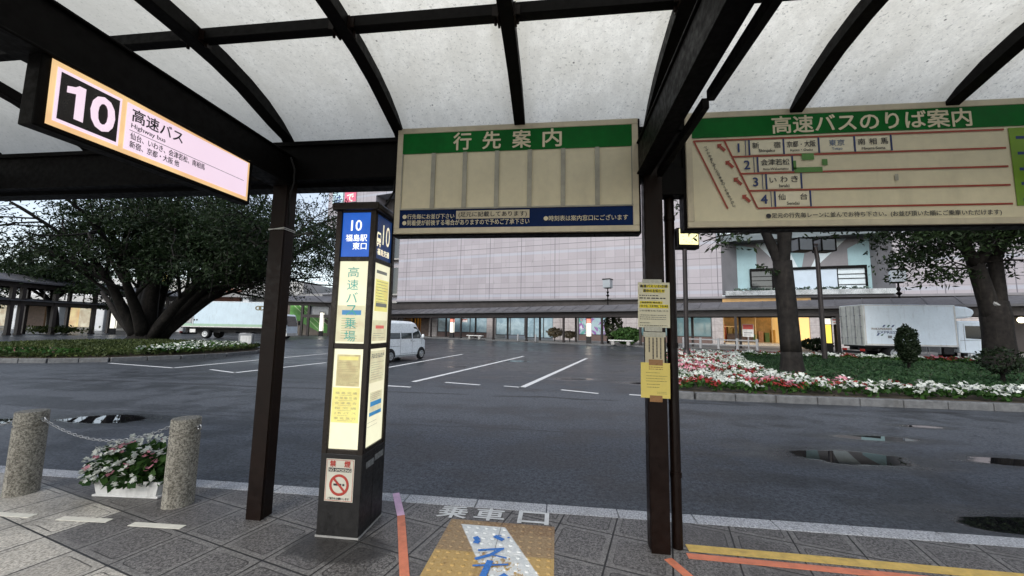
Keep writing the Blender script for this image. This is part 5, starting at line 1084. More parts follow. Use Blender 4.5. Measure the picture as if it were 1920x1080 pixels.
# local x runs away from the camera, local y to the left
W0, W1 = -14.0, 24.0
m = MB().prism([(W0, -.9, 5.55), (W0, -.9, 5.7), (W0, 1.6, 6.55), (W0, 4.1, 5.7), (W0, 4.1, 5.55), (W0, 1.6, 6.4)][::-1], (W1-W0, 0, 0)); part('roof', m, M_SLATE, wl)
m = MB()
for i in range(24): x = W0+.8+i*1.6; m.bar((x, -.91, 5.72), (x, 1.6, 6.57), .07, .06)
part('roof_ribs', m, M_SLATE, wl)
part('roof_beam', MB().box((W0, -.14, 5.1), (W1, .14, 5.62)).box((W0, 3.1, 5.1), (W1, 3.38, 5.62)), M_DKBR, wl)
part('middle_beam', MB().box((W0, -.13, 3.25), (W1, .13, 3.62)).box((W0, 3.1, 3.25), (W1, 3.36, 3.62)), M_DKBR, wl); part('lower_roof', MB().prism([(W0, -.5, 3.63), (W0, -.5, 3.7), (W0, 1.6, 4.0), (W0, 3.6, 3.7), (W0, 3.6, 3.63)][::-1], (W1-W0, 0, 0)), M_SLATE, wl)
m = MB()
for i in range(20): x = W0+1+i*2.0; m.box((x-.03, -.05, 3.99), (x+.03, .05, 5.1)) if i % 2 else m.box((x-.03, -.05, 3.70), (x+.03, .05, 5.1))
part('window_posts', m, M_DKBR, wl)
for x in (-9, -4.4, .25, 1.1, 4.1, 8.3, 13.3, 18.5, 23):
    part('post', MB().box((x-.17, -.17, 0), (x+.17, .17, 5.1)).box((x-.22, -.22, 0), (x+.22, .22, .2)), M_DKBR, wl)
    part('post', MB().box((x-.15, 3.08, 0), (x+.15, 3.38, 5.1)), M_DKBR, wl)
# station front behind it
M_PALEW = pm('pale_station_wall', (.42, .42, .41), .6, 0, .12, .5, 0, 60, .4, .2); M_COLW = pm('white_column', (.52, .54, .55), .5, 0, .08, 1, 0, 60, .4, .15); M_BRICKR = pm('red_brown_wall', (.26, .12, .09), .6, 0, .2, 1.2)
M_CEILST = pm('grey_ribbed_ceiling', (.22, .22, .22), .6, .1, .2, 1.2)
st = top('station_building', 'low pale station building with warm lit shops behind the two level walkway', 'station', LW(-60, 66, 0), YAW)
def sbox(m, a, b): return m.box(a, b)
part('upper_wall', sbox(MB(), (-75, 0, 5.2), (24, 12, 9.0)), M_PALEW, st); part('roof_slab', sbox(MB(), (-76, -3.2, 4.6), (24, 12, 5.19)), M_PALEW, st); part('back_wall', sbox(MB(), (-75, 4.5, 0), (24, 12, 4.59)), M_PALEW, st)
for x in (-44, -33, -22.5, -15.5, -8.0, -1.0, 5.3, 11, 17): part('column', MB().box((x-.75, -2.4, 0), (x+.75, -1.0, 4.59)), M_COLW, st, bevel=.12)
M_WARMW = em('warm_lit_shop_wall', (1.0, .66, .34), .62, (.7, .5, .3), .35, .8); M_WARMG = em('lit_shop_window', (1.0, .82, .55), .55, (.5, .4, .3), .45, 1.6); M_DIMG = pm('dim_shop_front', (.14, .13, .11), .3, 0, .6, 1.5)  # the shop wall glows itself, lamplight put into its colour
for x0, x1, mt, nm in ((-60, -50, M_WARMG, 'shop_window'), (-48, -40, M_WARMW, 'lit_shop_wall'), (-38, -30, M_WARMG, 'shop_window'), (-29, -25, M_TIMB, 'shop_door'), (-24.5, -19, M_WARMW, 'lit_shop_wall'), (-18.7, -14, M_WARMG, 'shop_window'), (-13.6, -8, M_DIMG, 'shop_window'), (-7.5, 0, M_DIMG, 'shop_window'), (1, 8, M_DIMG, 'shop_window')):
    part(nm, sbox(MB(), (x0, 4.2, .5), (x1, 4.49, 4.2)), mt, st)
for i in range(16): part('ceiling_lamp', MB().ellip((-56+i*4.1, 1.2, 4.42), (.35, .35, .12), 10, 6), M_LAMPW, st, smooth=True)
part('brick_panel', sbox(MB(), (6.0, -.4, 5.4), (13.5, -.01, 7.6)), M_BRICKR, st)
m = MB()
for i in range(9):
    x = -26+i*3.0; m.bar((x, -3.3, 5.9), (x+1.5, -3.3, 7.2), .14, .14).bar((x+1.5, -3.3, 7.2), (x+3.0, -3.3, 5.9), .14, .14)
m.box((-26, -3.37, 5.8), (1, -3.23, 5.95)).box((-26, -3.37, 7.15), (1, -3.23, 7.3)); part('lattice_rail', m, M_WHITEP, st)
part('round_lamp_sign', MB().ellip((2.4, -3.4, 8.6), (1.3, .25, 1.05), 20, 12), em('round_yellow_sign', (1.0, .80, .22), .9, (.6, .5, .2)), st, smooth=True)
# covered station forecourt with tube lights, beyond the truck
fc = top('station_forecourt_roof', 'wide grey forecourt canopy with tube lights beyond the pale blue truck', 'canopy', LW(-48, 64, 0), YAW)
part('roof', MB().prism([(-8, 0, 6.2), (-8, 0, 6.7), (-8, 26, 9.8), (-8, 26, 9.3)], (24.5, 0, 0)), M_CEILST, fc); part('front_beam', MB().box((-8, -.3, 6.0), (16.5, -.01, 6.75)), M_CEILST, fc)
for i in range(4): part('tube_light', MB().box((-5+i*5.2, 3.0+.7*(i % 2), 6.32), (-2+i*5.2, 3.5+.7*(i % 2), 6.45)), M_LAMPC, fc)
for x in (-6, 3.5, 14): part('column', MB().box((x-.5, .2, 0), (x+.5, 1.2, 6.2)), M_COLW, fc)
part('back_wall', MB().box((-8, 20, 0), (16.5, 20.5, 8.4)), M_DIMG, fc); part('counter_band', MB().box((-8, 12, 0), (16.5, 12.4, 2.4)), M_PALEW, fc)
# second walkway with the green striped hoarding
w2 = top('hoarding_walkway', 'dark roofed walkway by the green striped hoarding beyond the shelter post', 'covered walkway', LW(-33.8, 57, 0), YAW+R(6))
part('roof', MB().prism([(-1.5, -1, 4.95), (-1.5, -1, 5.1), (-1.5, 1, 6.0), (-1.5, 3, 5.1), (-1.5, 3, 4.95)][::-1], (12, 0, 0)), M_SLATE, w2); part('roof_beam', MB().box((-1.5, -.15, 4.45), (10.5, .15, 5.0)), M_DKBR, w2); part('middle_beam', MB().box((2.6, -.15, 2.7), (10.5, .15, 3.15)), M_DKBR, w2)
for x in (2.7, 3.6, 6.6, 7.6): part('post', MB().box((x-.16, -.16, 0), (x+.16, .16, 4.45)), M_DKBR, w2)
part('upper_panel', MB().box((3.7, .2, 3.16), (7.5, .3, 4.44)), M_GREYM, w2)
hb = top('green_hoarding', 'dark site hoarding with bright green slanting stripes behind the far walkway', 'hoarding', LW(-34.0, 61, 0), YAW)
part('panel', MB().box((-2.5, 0, 0), (8.5, .2, 5.3)), pm('hoarding_dark', (.09, .075, .06), .6, 0, .3, 1), hb); fh = Face((-2.5, -.004, 0), (1,0,0), (0,0,1)); m = MB(); m2 = MB()
fh.poly(m, [(1.4, 5.3), (1.4, 2.9), (6.5, .4), (8.6, .4), (5.4, 3.4), (5.4, 5.3)], .004); part('green_band', m, pm('hoarding_green', (.09, .30, .05), .5, 0, .15, 1), hb)
for k_ in range(4): fh.line(m2, 1.4+k_*1.0, 5.2-k_*.2, 6.0+k_*.9, 1.0+k_*.2, .13, .012+.001*k_)
part('light_stripes', m2, pm('hoarding_lime', (.42, .62, .30), .5, 0, .1, 1), hb)
pylon('lit pylon standing under the walkway left of the big tree', LW(-50.5, 49, FP-.15), YAW+.6, M_PYL, M_PYL, 3.6)
pylon('lit pylon under the far walkway by the green striped hoarding', LW(-28.3, 57.5, FP-.15), YAW+.3, M_PYL, M_PYL, 3.5)
rr_ = top('planter_board', 'small white board standing in the grass of the left island', 'sign', G(461, 648, .35), YAW+.2); part('board', MB().box((-.36, -.15, .0), (.36, .15, .68)), M_GREYM, rr_, bevel=.02); m = MB(); f_ = Face((-.36, -.152, 0), (1,0,0), (0,0,1)); f_.rect(m, .1, .08, .66, .58, .002); part('print', m, M_WHITED, rr_)

# ================================================================== planted islands
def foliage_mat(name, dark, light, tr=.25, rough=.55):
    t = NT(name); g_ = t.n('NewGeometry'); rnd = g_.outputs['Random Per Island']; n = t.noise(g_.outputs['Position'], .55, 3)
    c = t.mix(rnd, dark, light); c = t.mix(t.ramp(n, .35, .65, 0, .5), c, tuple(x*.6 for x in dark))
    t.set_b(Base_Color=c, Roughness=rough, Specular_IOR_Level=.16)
    tl_ = t.n('BsdfTranslucent'); t.set(tl_, 'Color', c); mx = t.n('MixShader'); mx.inputs[0].default_value = tr
    t.t.links.new(t.b.outputs[0], mx.inputs[1]); t.t.links.new(tl_.outputs[0], mx.inputs[2]); t.t.links.new(mx.outputs[0], t.o.inputs['Surface']); return t.m
M_GRASS = foliage_mat('dark_ground_cover', (.016, .044, .018), (.048, .095, .038)); M_GRASSL = foliage_mat('rough_grass', (.025, .042, .012), (.08, .10, .03))
M_LEAFF = foliage_mat('flower_leaves', (.018, .055, .012), (.07, .15, .03)); M_LEAFT = foliage_mat('zelkova_leaves', (.007, .015, .006), (.026, .046, .015), .25); M_LEAFT2 = foliage_mat('zelkova_leaves_pale', (.010, .020, .008), (.034, .058, .020), .25); M_LEAFB = foliage_mat('clipped_shrub_leaves', (.006, .014, .006), (.02, .032, .013))  # second zelkova leaf: same green, somewhat paler, for the other trees
M_FW = foliage_mat('white_begonia', (.55, .58, .52), (.78, .80, .75), .2); M_FR = foliage_mat('red_begonia', (.20, .018, .016), (.36, .05, .045), .2); M_FP = foliage_mat('pink_begonia', (.55, .20, .26), (.72, .38, .42), .2)
M_BARK = pm('zelkova_bark', (.012, .0105, .0092), .85, 0, .55, 6, 1.0, 16, .2, .4); M_SOIL = pm('planting_soil', (.075, .062, .046), .9, 0, .35, 3, .6, 40, .2)
nprng = np.random.default_rng(11)
def inpoly(px_, py_, poly):
    poly = np.array(poly); ins = np.zeros(len(px_), bool); j = len(poly)-1
    for i in range(len(poly)):
        xi, yi = poly[i]; xj, yj = poly[j]; c = ((yi > py_) != (yj > py_)) & (px_ < (xj-xi)*(py_-yi)/(yj-yi+1e-12)+xi); ins ^= c; j = i
    return ins
def scatter(poly, n):
    poly = np.array(poly); lo, hi = poly.min(0), poly.max(0); q = nprng.uniform(lo, hi, (n*3, 2)); return q[inpoly(q[:,0], q[:,1], poly)][:n]
def unit(v): return v/np.linalg.norm(v, axis=-1, keepdims=True)
def leafquads(c, size, nz=.35, asp=.5, droop=0.0):
    """leaf-shaped quads at centres c; nz weights the upward facing of the leaf"""
    n = len(c); nrm = unit(nprng.normal(0, 1, (n, 3))*(1, 1, .6)+np.array([0, 0, nz*3])); a = unit(np.cross(nrm, nprng.normal(0, 1, (n, 3)))); b = np.cross(nrm, a); s = (size*nprng.uniform(.7, 1.3, n))[:, None]
    a = a-np.array([0, 0, droop]); v = np.stack([c-a*s, c+b*s*asp-a*s*.1, c+a*s, c-b*s*asp-a*s*.1], 1).reshape(-1, 3); return v, np.arange(n*4).reshape(-1, 4)
def blooms(c, size):
    n = len(c); k = 5; nrm = unit(nprng.normal(0, .55, (n, 3))+np.array([0, -.25, 1])); a = unit(np.cross(nrm, nprng.normal(0, 1, (n, 3)))); b = np.cross(nrm, a); s = (size*nprng.uniform(.7, 1.25, n))[:, None]
    V = [c-nrm*s*.25]
    for i in range(2*k):
        r_ = 1.0 if i % 2 == 0 else .62; t_ = math.pi*i/k; V.append(c+(a*math.cos(t_)+b*math.sin(t_))*s*r_)
    V = np.stack(V, 1).reshape(-1, 3); m_ = 2*k+1; base = np.arange(n)[:, None]*m_; fs = np.concatenate([np.concatenate([base, base+1+i, base+1+(i+1) % (2*k)], 1) for i in range(2*k)]); return V, fs
def island(name, outline, h, kerbh, mat, mound=None):
    m = MB(); m.prism([Vector((x, y, h)) for x, y in outline], (0, 0, -h-.1)) if False else None
    n_ = len(outline); cx, cy = np.mean(outline, 0); rings = [1.0, .93, .7, .4, .15]; vs = []
    for q_, t in enumerate(rings):
        for x, y in outline: vs.append((cx+(x-cx)*t, cy+(y-cy)*t, h+(mound or 0)*(1-t**2)))
    vs.append((cx, cy, h+(mound or 0))); fs = [(i*n_+j, i*n_+(j+1) % n_, (i+1)*n_+(j+1) % n_, (i+1)*n_+j) for i in range(len(rings)-1) for j in range(n_)]+[((len(rings)-1)*n_+j, (len(rings)-1)*n_+(j+1) % n_, len(rings)*n_) for j in range(n_)]
    m.add(vs, fs); single(name, m, mat, kind='structure', smooth=True)
    k = MB()
    for i in range(n_):
        a, b = Vector((*outline[i], 0)), Vector((*outline[(i+1) % n_], 0)); d = (b-a); L = d.length; d.normalize(); nn = Vector((d.y, -d.x, 0)); c_ = max(1, round(L/.9))
        for j in range(c_): k.obox(a+d*(L*j/c_+.008)+Vector((0, 0, -.05))-nn*.02, d*(L/c_-.016), nn*.16, (0, 0, kerbh+.05))
    single('island_kerb', k, M_GREYSTONE, kind='structure', bevel=.02); return cx, cy
# --- right island (outline counter-clockwise)
OR = [(2.75, 10.15), (3.3, 9.98), (14, 9.98), (32, 9.85), (34, 24.0), (20, 25.8), (15, 26.6), (11, 27.6), (8.2, 28.0), (7.0, 27.2), (5.2, 20), (3.6, 14)]
island('planted_ground', OR, .12, .17, M_SOIL, .05)
def flower_bed(name, polys, dens, patch, size, hmax, white=.70):
    c = np.concatenate([scatter(p_, int(dens*a_)) for p_, a_ in polys]); n = len(c)
    seeds = np.concatenate([scatter(p_, int(2.6*a_)+8) for p_, a_ in polys]); sc = nprng.uniform(0, 1, len(seeds)); near = np.argmin(((c[:, None, :]-seeds[None])**2).sum(2)+nprng.normal(0, .02, (n, len(seeds)))*.6, 1); kc = sc[near]
    hgt = .16+hmax*(.55+.45*np.sin(c[:,0]*7+c[:,1]*3)*np.sin(c[:,1]*6))*nprng.uniform(.55, 1, n)
    P3 = np.column_stack([c, .12+hgt]); m = MB(); k = nprng.uniform(0, 1, n); red = (kc < .28) & (k < .9); pink = ((kc >= .28) & (kc < .39) & (k < .8)) | ((kc < .28) & (k >= .9)); wh = ~(red | pink)
    for i, (msk, sz) in enumerate(((wh, size), (red, size*.95), (pink, size))):
        m.mi = i+1; m.nparr(*blooms(P3[msk], sz))
    m.mi = 0; lc = np.concatenate([P3-np.array([0, 0, .05]), P3-np.array([0, 0, .12])]); lc = lc+nprng.normal(0, .05, lc.shape)*(1, 1, .4); lc[:, 2] = np.maximum(lc[:, 2], .13); m.nparr(*leafquads(lc, size*1.15, .25, .6))
    single(name, m, [M_LEAFF, M_FW, M_FR, M_FP], kind='stuff')
flower_bed('flower_bed', [([(2.9, 10.2), (14, 10.15), (32, 10.05), (32, 10.9), (14, 11.05), (8.3, 11.3), (7.2, 12.2), (7.0, 14), (8.0, 17.2), (9.6, 21.5), (11.5, 26.6), (8.4, 27.6), (7.2, 26.8), (5.4, 20), (3.8, 14)], 95)], 200, 1.05, .055, .24)
flower_bed('flower_border', [([(11.4, 26.2), (15, 25.2), (20, 24.4), (33, 23.2), (33, 24.0), (20, 25.5), (15, 26.3), (11.4, 27.2)], 20)], 170, 1.4, .065, .24)
c = scatter([(7.4, 12.1), (8.6, 11.3), (14, 11.1), (32, 11.0), (33, 23.1), (20, 24.2), (15, 25.0), (11.6, 26.0), (9.8, 21.4), (8.2, 17)], 42000)
keep = nprng.uniform(0, 1, len(c)) < np.clip(1.25-(c[:,0]-13)*.09, .25, 1); c = c[keep]
m = MB(); m.nparr(*leafquads(np.column_stack([c, .15+nprng.uniform(0, .09, len(c))*(1+np.sin(c[:,0]*3)*np.sin(c[:,1]*2.3)*.6)]), .085, .12, .35)); single('ground_cover', m, M_GRASS, kind='stuff')
# --- left island
OL = [(-31, 14.2), (-24, 12.0), (-21, 12.25), (-19.3, 12.75), (-17.9, 13.7), (-16.8, 15.6), (-16.3, 17.4), (-16.4, 19.4), (-17.6, 21.6), (-21.7, 24.2), (-27, 26.0), (-31, 25.5), (-34, 21)]
cxl, cyl = island('planted_mound', OL, .14, .17, M_SOIL, .35)
def mound(x, y): t2 = ((x-cxl)/8.5)**2+((y-cyl)/6.5)**2; return .14+.35*np.clip(1-t2, 0, 1)
c = scatter([(cxl+(x-cxl)*.97, cyl+(y-cyl)*.97) for x, y in OL], 42000); m = MB(); hz = mound(c[:,0], c[:,1])
m.nparr(*leafquads(np.column_stack([c, hz+nprng.uniform(.0, .12, len(c))]), .11, .0, .3)); single('grass', m, M_GRASSL, kind='stuff')
c = scatter([(-17.0, 15.4), (-16.7, 17.2), (-16.8, 19.2), (-18.0, 20.6), (-19.4, 19.4), (-18.6, 16.6), (-18.1, 14.6)], 900); P3 = np.column_stack([c, mound(c[:,0], c[:,1])+nprng.uniform(.10, .26, len(c))]); m = MB(); m.mi = 1; m.nparr(*blooms(P3[:520], .06)); m.mi = 0; m.nparr(*leafquads(P3-np.array([0, 0, .06]), .13, .3, .5)); single('white_flower_patch', m, [M_LEAFF, M_FW], kind='stuff')
c = scatter([(-24, 12.3), (-19.4, 12.95), (-19.0, 13.7), (-23.5, 13.3)], 500); P3 = np.column_stack([c, mound(c[:,0], c[:,1])+nprng.uniform(.08, .2, len(c))]); m = MB(); m.mi = 1; m.nparr(*blooms(P3[:120], .045)); m.mi = 0; m.nparr(*leafquads(P3, .1, .3, .5)); single('low_planting', m, [M_LEAFF, M_FP], kind='stuff')

# ================================================================== trees
class Tree:
    def __init__(s, seed): s.r = random.Random(seed); s.mb = MB(); s.tips = []; s.ok = lambda p: True
    def limb(s, p, d, L, r0, r1, nseg=6, up=.0, wob=.12, n=8):
        p = Vector(p); d = Vector(d).normalized(); pts = [p.copy()]; rs = [r0]
        for i in range(nseg):
            d = (d+Vector((s.r.gauss(0, wob), s.r.gauss(0, wob), s.r.gauss(0, wob*.6)+up))).normalized(); p = p+d*(L/nseg); pts.append(p.copy()); rs.append(r0+(r1-r0)*(i+1)/nseg)
        s.mb.tube(pts, rs, n, True); return pts, rs, d
    def grow(s, p, d, L, r, level, kidsn, lfac, spread, up):
        if level >= 1 and not s.ok(Vector(p)+Vector(d).normalized()*L*.7): return
        pts, rs, dd = s.limb(p, d, L, r, r*.45, 5, up[min(level, len(up)-1)], .13, 7 if level < 2 else 5)
        if level >= len(kidsn):
            s.tips += [pts[-1], pts[3], pts[4]]; return
        for i in range(kidsn[level]):
            t = s.r.uniform(.35, 1.0); k = min(int(t*5), 4); q = pts[k].lerp(pts[k+1], t*5-k); a = s.r.uniform(0, 2*math.pi); v = dd.cross(Vector((math.cos(a), math.sin(a), .3))).normalized()
            nd = (dd*(1-spread)+v*spread+Vector((0, 0, .05))).normalized(); s.grow(q, nd, L*lfac*s.r.uniform(.75, 1.2), rs[k]*.55, level+1, kidsn, lfac, spread, up)
        s.tips.append(pts[-1])
    def leaves(s, per, rx, rz, size, keep=None, droop=.25, asp=.42):
        T = np.array([tuple(t) for t in s.tips]);
        if keep is not None: T = T[[keep(t) for t in T]]
        c = np.repeat(T, per, 0); o = nprng.normal(0, 1, c.shape); o = o/np.maximum(1, np.linalg.norm(o, axis=1, keepdims=True)/1.7); rad = np.linalg.norm(o[:, :2], axis=1)
        c = c+o*np.array([rx, rx, rz])-np.column_stack([0*rad, 0*rad, droop*rad*rad*rx]); return leafquads(c, size, .30, asp, .25)
def make_tree(name, label, base, T, leafargs, mat, group=None, extra=None):
    r = top(name, label, 'tree', base, 0, group); part('trunk', T.mb, M_BARK, r, world=True, smooth=True); m = MB(); m.nparr(*T.leaves(*leafargs))
    if extra is not None: m.nparr(*extra)
    return r, part('crown', m, mat, r, world=True)
# big multi-stemmed zelkova on the left island
b = LW(-23.6, 25.0, .45); T = Tree(21); cam_r = RT0; cam_f = FW0
T.mb.lathe([(1.45, -.28), (1.1, -.02), (.88, .2), (.72, .55), (.60, 1.0)], tuple(b), 18)
def bigkeep(t):
    l = (Vector(t)-b).dot(RT0); low = 4.6+.5*math.sin(l*1.3+1)+.4*math.sin(l*3.1+t[1])-(.9*math.exp(-((l-5.5)/2.2)**2))+(1.0 if l < -3.5 else 0)
    return low < t[2] < 16 and (Vector(t)-b).length < 16.5
T.ok = bigkeep
stems = [(2.6, .3, 2.3, 14), (3.0, .9, 2.0, 14.5), (3.3, -.7, 2.0, 14), (2.0, 1.2, 2.6, 13), (-3.4, .3, 1.15, 9), (-2.2, .9, 2.2, 10), (-.5, .5, 3.0, 11), (.15, -.3, 3.2, 11), (2.2, .5, 1.9, 11.5), (3.6, .9, 1.5, 12.5), (-.7, -1.7, 2.2, 9), (.9, -1.8, 2.1, 9.5), (2.8, -1.2, 1.7, 11.5), (-1.0, 2.0, 2.0, 9), (1.4, 2.0, 2.0, 10)]
for i, (a_, f_, u_, L) in enumerate(stems):
    d = RT0*a_+FW0*f_+UP0*u_; o = b+RT0*(max(-.7, min(.7, a_*.24)))+FW0*(f_*.2)*1.3+UP0*(.15+.12*(i % 3)); thick = .44 if u_ > 2.4 else .27 if u_ > 1.8 else .2
    pts, rs, dd = T.limb(o, d+UP0*1.9, L*.46+.6, thick*1.35, thick*.5, 8, -.035, .05, 10)
    for j in range(7):
        k = T.r.choice((4, 5, 6, 7)); aa = T.r.uniform(0, 2*math.pi); v = dd.cross(Vector((math.cos(aa), math.sin(aa), .2))).normalized(); T.grow(pts[k], dd*.65+v*.5+Vector((0, 0, .02)), L*.40*T.r.uniform(.8, 1.2), .10, 1, (0, 4, 4), .52, .55, (0, -.02, -.05, -.06))
    T.grow(pts[-1], d, L*.5, .14, 1, (0, 5, 4), .52, .5, (0, -.02, -.04, -.05))
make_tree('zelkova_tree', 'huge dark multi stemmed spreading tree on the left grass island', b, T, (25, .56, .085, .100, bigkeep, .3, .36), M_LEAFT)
NTIPS = len(T.tips)
# tree in the right island, forks low
b = Vector((8.62, 15.53, .14)); T = Tree(5)
pts, rs, dd = T.limb(b+Vector((0, 0, .75)), RT0*-.03+UP0, 3.45, .335, .31, 6, 0, .004, 16); T.mb.tube([b-UP0*.1, b+UP0*.08, b+UP0*.28, b+UP0*.55, b+UP0*.80], [.50, .42, .37, .345, .336], 16)
fork = pts[-1]
for d, L, r in ((RT0*-.36+UP0*1.6+FW0*.1, 5.5, .21), (RT0*.04+UP0*2.2-FW0*.2, 6, .24), (RT0*.36+UP0*1.6+FW0*.3, 5.5, .20)):
    pts, rs, d2 = T.limb(fork-UP0*.35, d, L*.5, r, r*.62, 6, 0, .05, 10)
    for j in range(5):
        aa = T.r.uniform(0, 2*math.pi); v = d2.cross(Vector((math.cos(aa), math.sin(aa), .2))).normalized(); T.grow(pts[T.r.choice((4, 5, 6))], d2*.55+v*.6, 2.6, .09, 1, (0, 4, 3), .55, .55, (0, -.03, -.06, -.08))
    T.grow(pts[-1], d, L*.5, .14, 1, (0, 5, 3), .55, .5, (0, -.02, -.05, -.06))
for d, L, h in ((RT0*-1.5+UP0*.25-FW0*.2, 2.3, 5.6), (RT0*-1.3+UP0*.15+FW0*.5, 2.6, 5.3)): T.grow(b+Vector((-.25, 0, h)), d, L, .05, 2, (0, 0, 5), .45, .5, (0, 0, -.06, -.05))
tw_ = [b+RT0*(-.45-.16*i)+UP0*(3.75+.05*i)-FW0*.1 for i in range(5)]; T.mb.tube([b+RT0*-.3+UP0*3.5]+tw_, .012, 4); T_extra = leafquads(np.repeat(np.array([tuple(q_) for q_ in tw_]), 9, 0)+nprng.normal(0, .07, (45, 3)), .085, .2, .42, .2)
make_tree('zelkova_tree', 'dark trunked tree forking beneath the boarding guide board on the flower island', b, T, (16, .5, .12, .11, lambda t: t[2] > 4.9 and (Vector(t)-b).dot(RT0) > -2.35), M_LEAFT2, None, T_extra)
# twin-stemmed tree further right
b = LW((1868-960)/F*18.6, 18.6, .13); T = Tree(9)
T.mb.tube([b-UP0*.1, b+UP0*.25, b+UP0*.7, b+UP0*1.6, b+UP0*2.5, b+UP0*3.2], [.80, .64, .56, .52, .54, .46], 18)
pa, _, _ = T.limb(b+RT0*-.14+UP0*2.3, RT0*-.20+UP0*1, 2.9, .37, .30, 6, 0, .008, 14)
pb, _, _ = T.limb(b+RT0*.25+UP0*2.3, RT0*.03+UP0*1, 3.3, .29, .25, 6, 0, .008, 14)
for q_, dirs in ((pa[-1], ((RT0*-.7+UP0*1.1-FW0*.2), (RT0*-.1+UP0*1.4+FW0*.4), (RT0*.25+UP0*1.3-FW0*.5))), (pb[-1], ((RT0*.6+UP0*1.2), (RT0*.1+UP0*1.5-FW0*.4), (RT0*.3+UP0*1.2+FW0*.6)))):
    for d in dirs:
        pts, rs, d2 = T.limb(q_-UP0*.2, d, 2.8, .26, .17, 5, 0, .06, 9)
        for j in range(5):
            aa = T.r.uniform(0, 2*math.pi); v = d2.cross(Vector((math.cos(aa), math.sin(aa), .2))).normalized(); T.grow(pts[T.r.choice((2, 3, 4, 5))], d2*.5+v*.65, 2.7, .09, 1, (0, 4, 3), .55, .55, (0, -.04, -.07, -.08))
for d, L, h in ((RT0*-1.6+UP0*.12-FW0*.1, 3.0, 4.9), (RT0*-1.5-FW0*.5+UP0*.1, 2.2, 4.6), (RT0*-1.4+FW0*.3+UP0*.45, 3.6, 5.2), (RT0*-1.2-FW0*.9+UP0*.5, 3.6, 5.4), (RT0*1.2-FW0*.6+UP0*.2, 2.4, 5.1)): T.grow(b+RT0*-.3+UP0*h, d, L, .06, 2, (0, 0, 6), .45, .5, (0, 0, -.05, -.06))
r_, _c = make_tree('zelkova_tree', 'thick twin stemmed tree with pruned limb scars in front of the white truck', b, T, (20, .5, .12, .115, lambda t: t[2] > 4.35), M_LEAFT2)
m = MB()
for dx, dz, rr2 in ((-.28, 3.1, .17), (.30, 2.98, .12)):
    c_ = b+RT0*dx+UP0*dz-FW0*(.36 if dx < 0 else .27); nrm = (-FW0+UP0*.55).normalized(); u_ = nrm.cross(UP0).normalized(); v_ = nrm.cross(u_); k_ = [c_+(u_*math.cos(a)+v_*math.sin(a)*.8)*rr2 for a in np.linspace(0, 2*math.pi, 16, endpoint=False)]; m.prism(k_, -nrm*.35)
part('pruned_scars', m, pm('pale_cut_wood', (.24, .245, .24), .8, 0, .2, 9), r_, world=True)
# slim tree in a planter behind the left walkway
b = LW(-54.5, 46, .15); T = Tree(33); pts, rs, dd = T.limb(b, UP0, 3.8, .55, .42, 5, 0, .03, 12)
for j in range(7):
    aa = j*.9; T.grow(pts[-1]-UP0*.2, Vector((math.cos(aa)*.7, math.sin(aa)*.7, 1)), 4.6, .2, 1, (0, 5, 3), .55, .5, (0, -.03, -.05, -.06))
make_tree('zelkova_tree', 'smaller tree standing in a planting strip behind the two level walkway', b, T, (26, .75, .2, .2), M_LEAFT2)
single('planter_strip', MB().ellip((b.x+1.2, b.y, .1), (4.2, 1.4, .7), 20, 8), M_LEAFB, 'low green planting strip under the small tree behind the walkway', 'planting', smooth=True) if False else None
c = nprng.normal(0, 1, (900, 3))*np.array([1.6, .7, .18])+np.array([b.x+.8, b.y-.4, .55]); m = MB(); m.nparr(*leafquads(c, .2, .3, .5)); single('planting', m, M_GRASSL, kind='stuff')
# ---- shrubs
def shrub(name, label, base, rad, h, z0, n, size, mat, taper=True, stem=.0):
    r = top(name, label, 'shrub', base); m = MB(); m.tube([(0, 0, 0), (.02, 0, z0+h*.3), (0, .02, z0+h*.7)], [.06, .045, .02], 7)
    for i in range(7): a = i*.9; m.tube([(0, 0, z0*.6+.05), (rad*.6*math.cos(a), rad*.6*math.sin(a), z0+h*(.3+.08*i))], [.025, .008], 5)
    part('stem', m, M_BARK, r, smooth=True)
    o = unit(nprng.normal(0, 1, (n, 3)))*(nprng.uniform(.72, 1.06, n)**.6)[:, None]; lump = 1+.14*np.sin(o[:,0]*6+1)*np.sin(o[:,2]*7)+.08*np.sin(o[:,1]*9)
    c = o*lump[:, None]*np.array([rad, rad, h/2])+np.array([0, 0, z0+h/2]); m = MB(); m.nparr(*leafquads(c, size, .2, .5)); part('foliage', m, mat, r)
shrub('clipped_shrub', 'clipped oval dark shrub standing in front of the white truck', G(1705, 693, .14), .36, 1.55, .30, 4200, .055, M_LEAFB)
shrub('sparse_bush', 'sparse low bush at the foot of the thick twin stemmed tree', LW((1868-960)/F*12.6, 12.6, .14), .55, .85, .28, 650, .055, M_LEAFB)
p_ = on_line(1176, 640, 1.6); shrub('green_bush', 'round bright green bush behind the white kerb bench', p_, 1.35, 1.6, .1, 1500, .2, foliage_mat('bright_bush_leaves', (.03, .08, .02), (.09, .17, .05)))
p_ = on_line(1150, 640, 2.2); shrub('tall_bush', 'tall loose leafy bush beside the poster window', p_, .95, 3.1, .3, 900, .18, foliage_mat('loose_bush_leaves', (.03, .05, .02), (.10, .12, .06)))
p_ = on_line(1040, 640, 2.6); shrub('dry_bush', 'dry brownish bush in a planter beside the stone pier', p_, .9, 1.1, .5, 700, .15, foliage_mat('dry_bush_leaves', (.10, .08, .05), (.20, .17, .11)))
p_ = on_line(1068, 640, 3.0); shrub('dry_bush', 'low dry bush at the foot of the poster window', p_, .8, .8, .45, 500, .14, bpy.data.materials['dry_bush_leaves'])
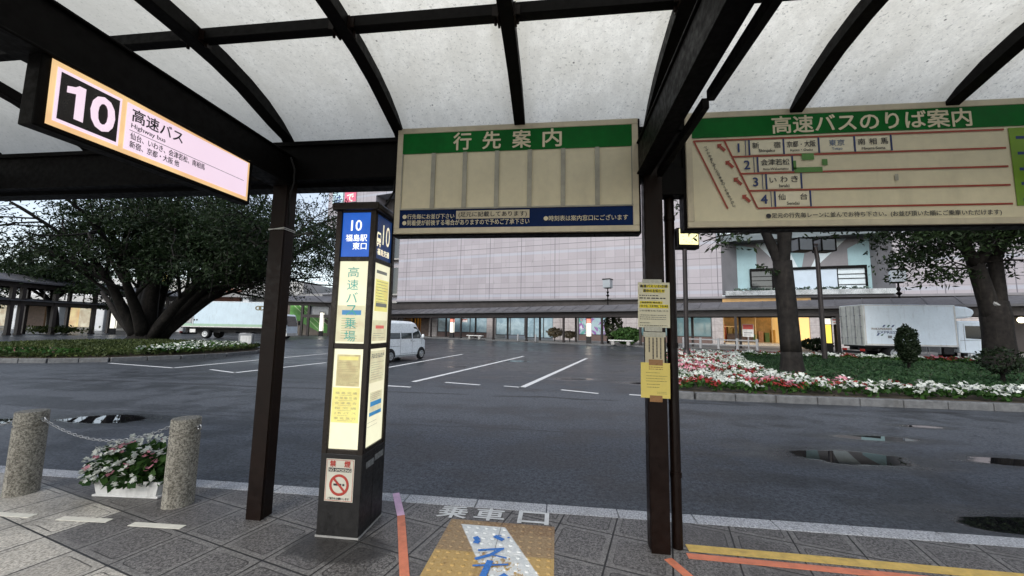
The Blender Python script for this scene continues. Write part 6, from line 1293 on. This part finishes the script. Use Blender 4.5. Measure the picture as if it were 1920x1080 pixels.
p_ = on_line(1530, 640, 3.5); shrub('green_bush', 'dark green bush beside the yellow lit pylon', p_, 1.1, .9, .1, 700, .16, M_LEAFB)
# ---- flower trough by the bollards
pl = top('flower_trough', 'white plastic trough of white and pink begonias between the bollards', 'planter', (-3.66, 3.13, ZP), R(4)); L2, D2, H2 = .295, .10, .135
m = MB(); b0, b1 = .90, 1.0
def ringz(k, z, d=0): return [(-L2*k+d, -D2*k+d, z), (L2*k-d, -D2*k+d, z), (L2*k-d, D2*k-d, z), (-L2*k+d, D2*k-d, z)]
rg = [ringz(.9, 0), ringz(.98, H2-.03), ringz(1.04, H2-.03), ringz(1.05, H2), ringz(1.05, H2, .014), ringz(.94, H2-.04, .014)]
m.add([p_ for r__ in rg for p_ in r__], [(3, 2, 1, 0)]+[(i*4+j, i*4+(j+1) % 4, (i+1)*4+(j+1) % 4, (i+1)*4+j) for i in range(5) for j in range(4)]+[(20, 21, 22, 23)])
part('trough', m, M_WHITED, pl, bevel=.006); part('saucer', MB().box((-L2*1.0, -D2*1.0, -.0), (L2*1.0, D2*1.0, .016)), M_WHITED, pl, bevel=.004)
n = 620; o = unit(nprng.normal(0, 1, (n, 3))); o[:, 2] = np.abs(o[:, 2]); lc = o*(nprng.uniform(.35, 1.0, n)[:, None])*np.array([.41, .22, .33])+np.array([-.03, 0, .11]); m = MB(); m.nparr(*leafquads(lc, .040, .25, .7)); part('leaves', m, M_LEAFF, pl)
m = MB(); n = 125; o = unit(nprng.normal(0, 1, (n, 3))); o[:, 2] = np.abs(o[:, 2])*.9+.1; fc_ = o*np.array([.425, .235, .345])*nprng.uniform(.92, 1.06, (n, 1))+np.array([-.03, 0, .115]); grp = np.repeat(fc_, 4, 0)+nprng.normal(0, .014, (n*4, 3)); isp = np.repeat(nprng.uniform(0, 1, n) < .13, 4)
m.mi = 0; m.nparr(*blooms(grp[~isp], .022)); m.mi = 1; m.nparr(*blooms(grp[isp], .0185)); part('blossoms', m, [M_FW, M_FP], pl)
for (sx, dz) in ((-.02, .29), (.03, .31)): pass
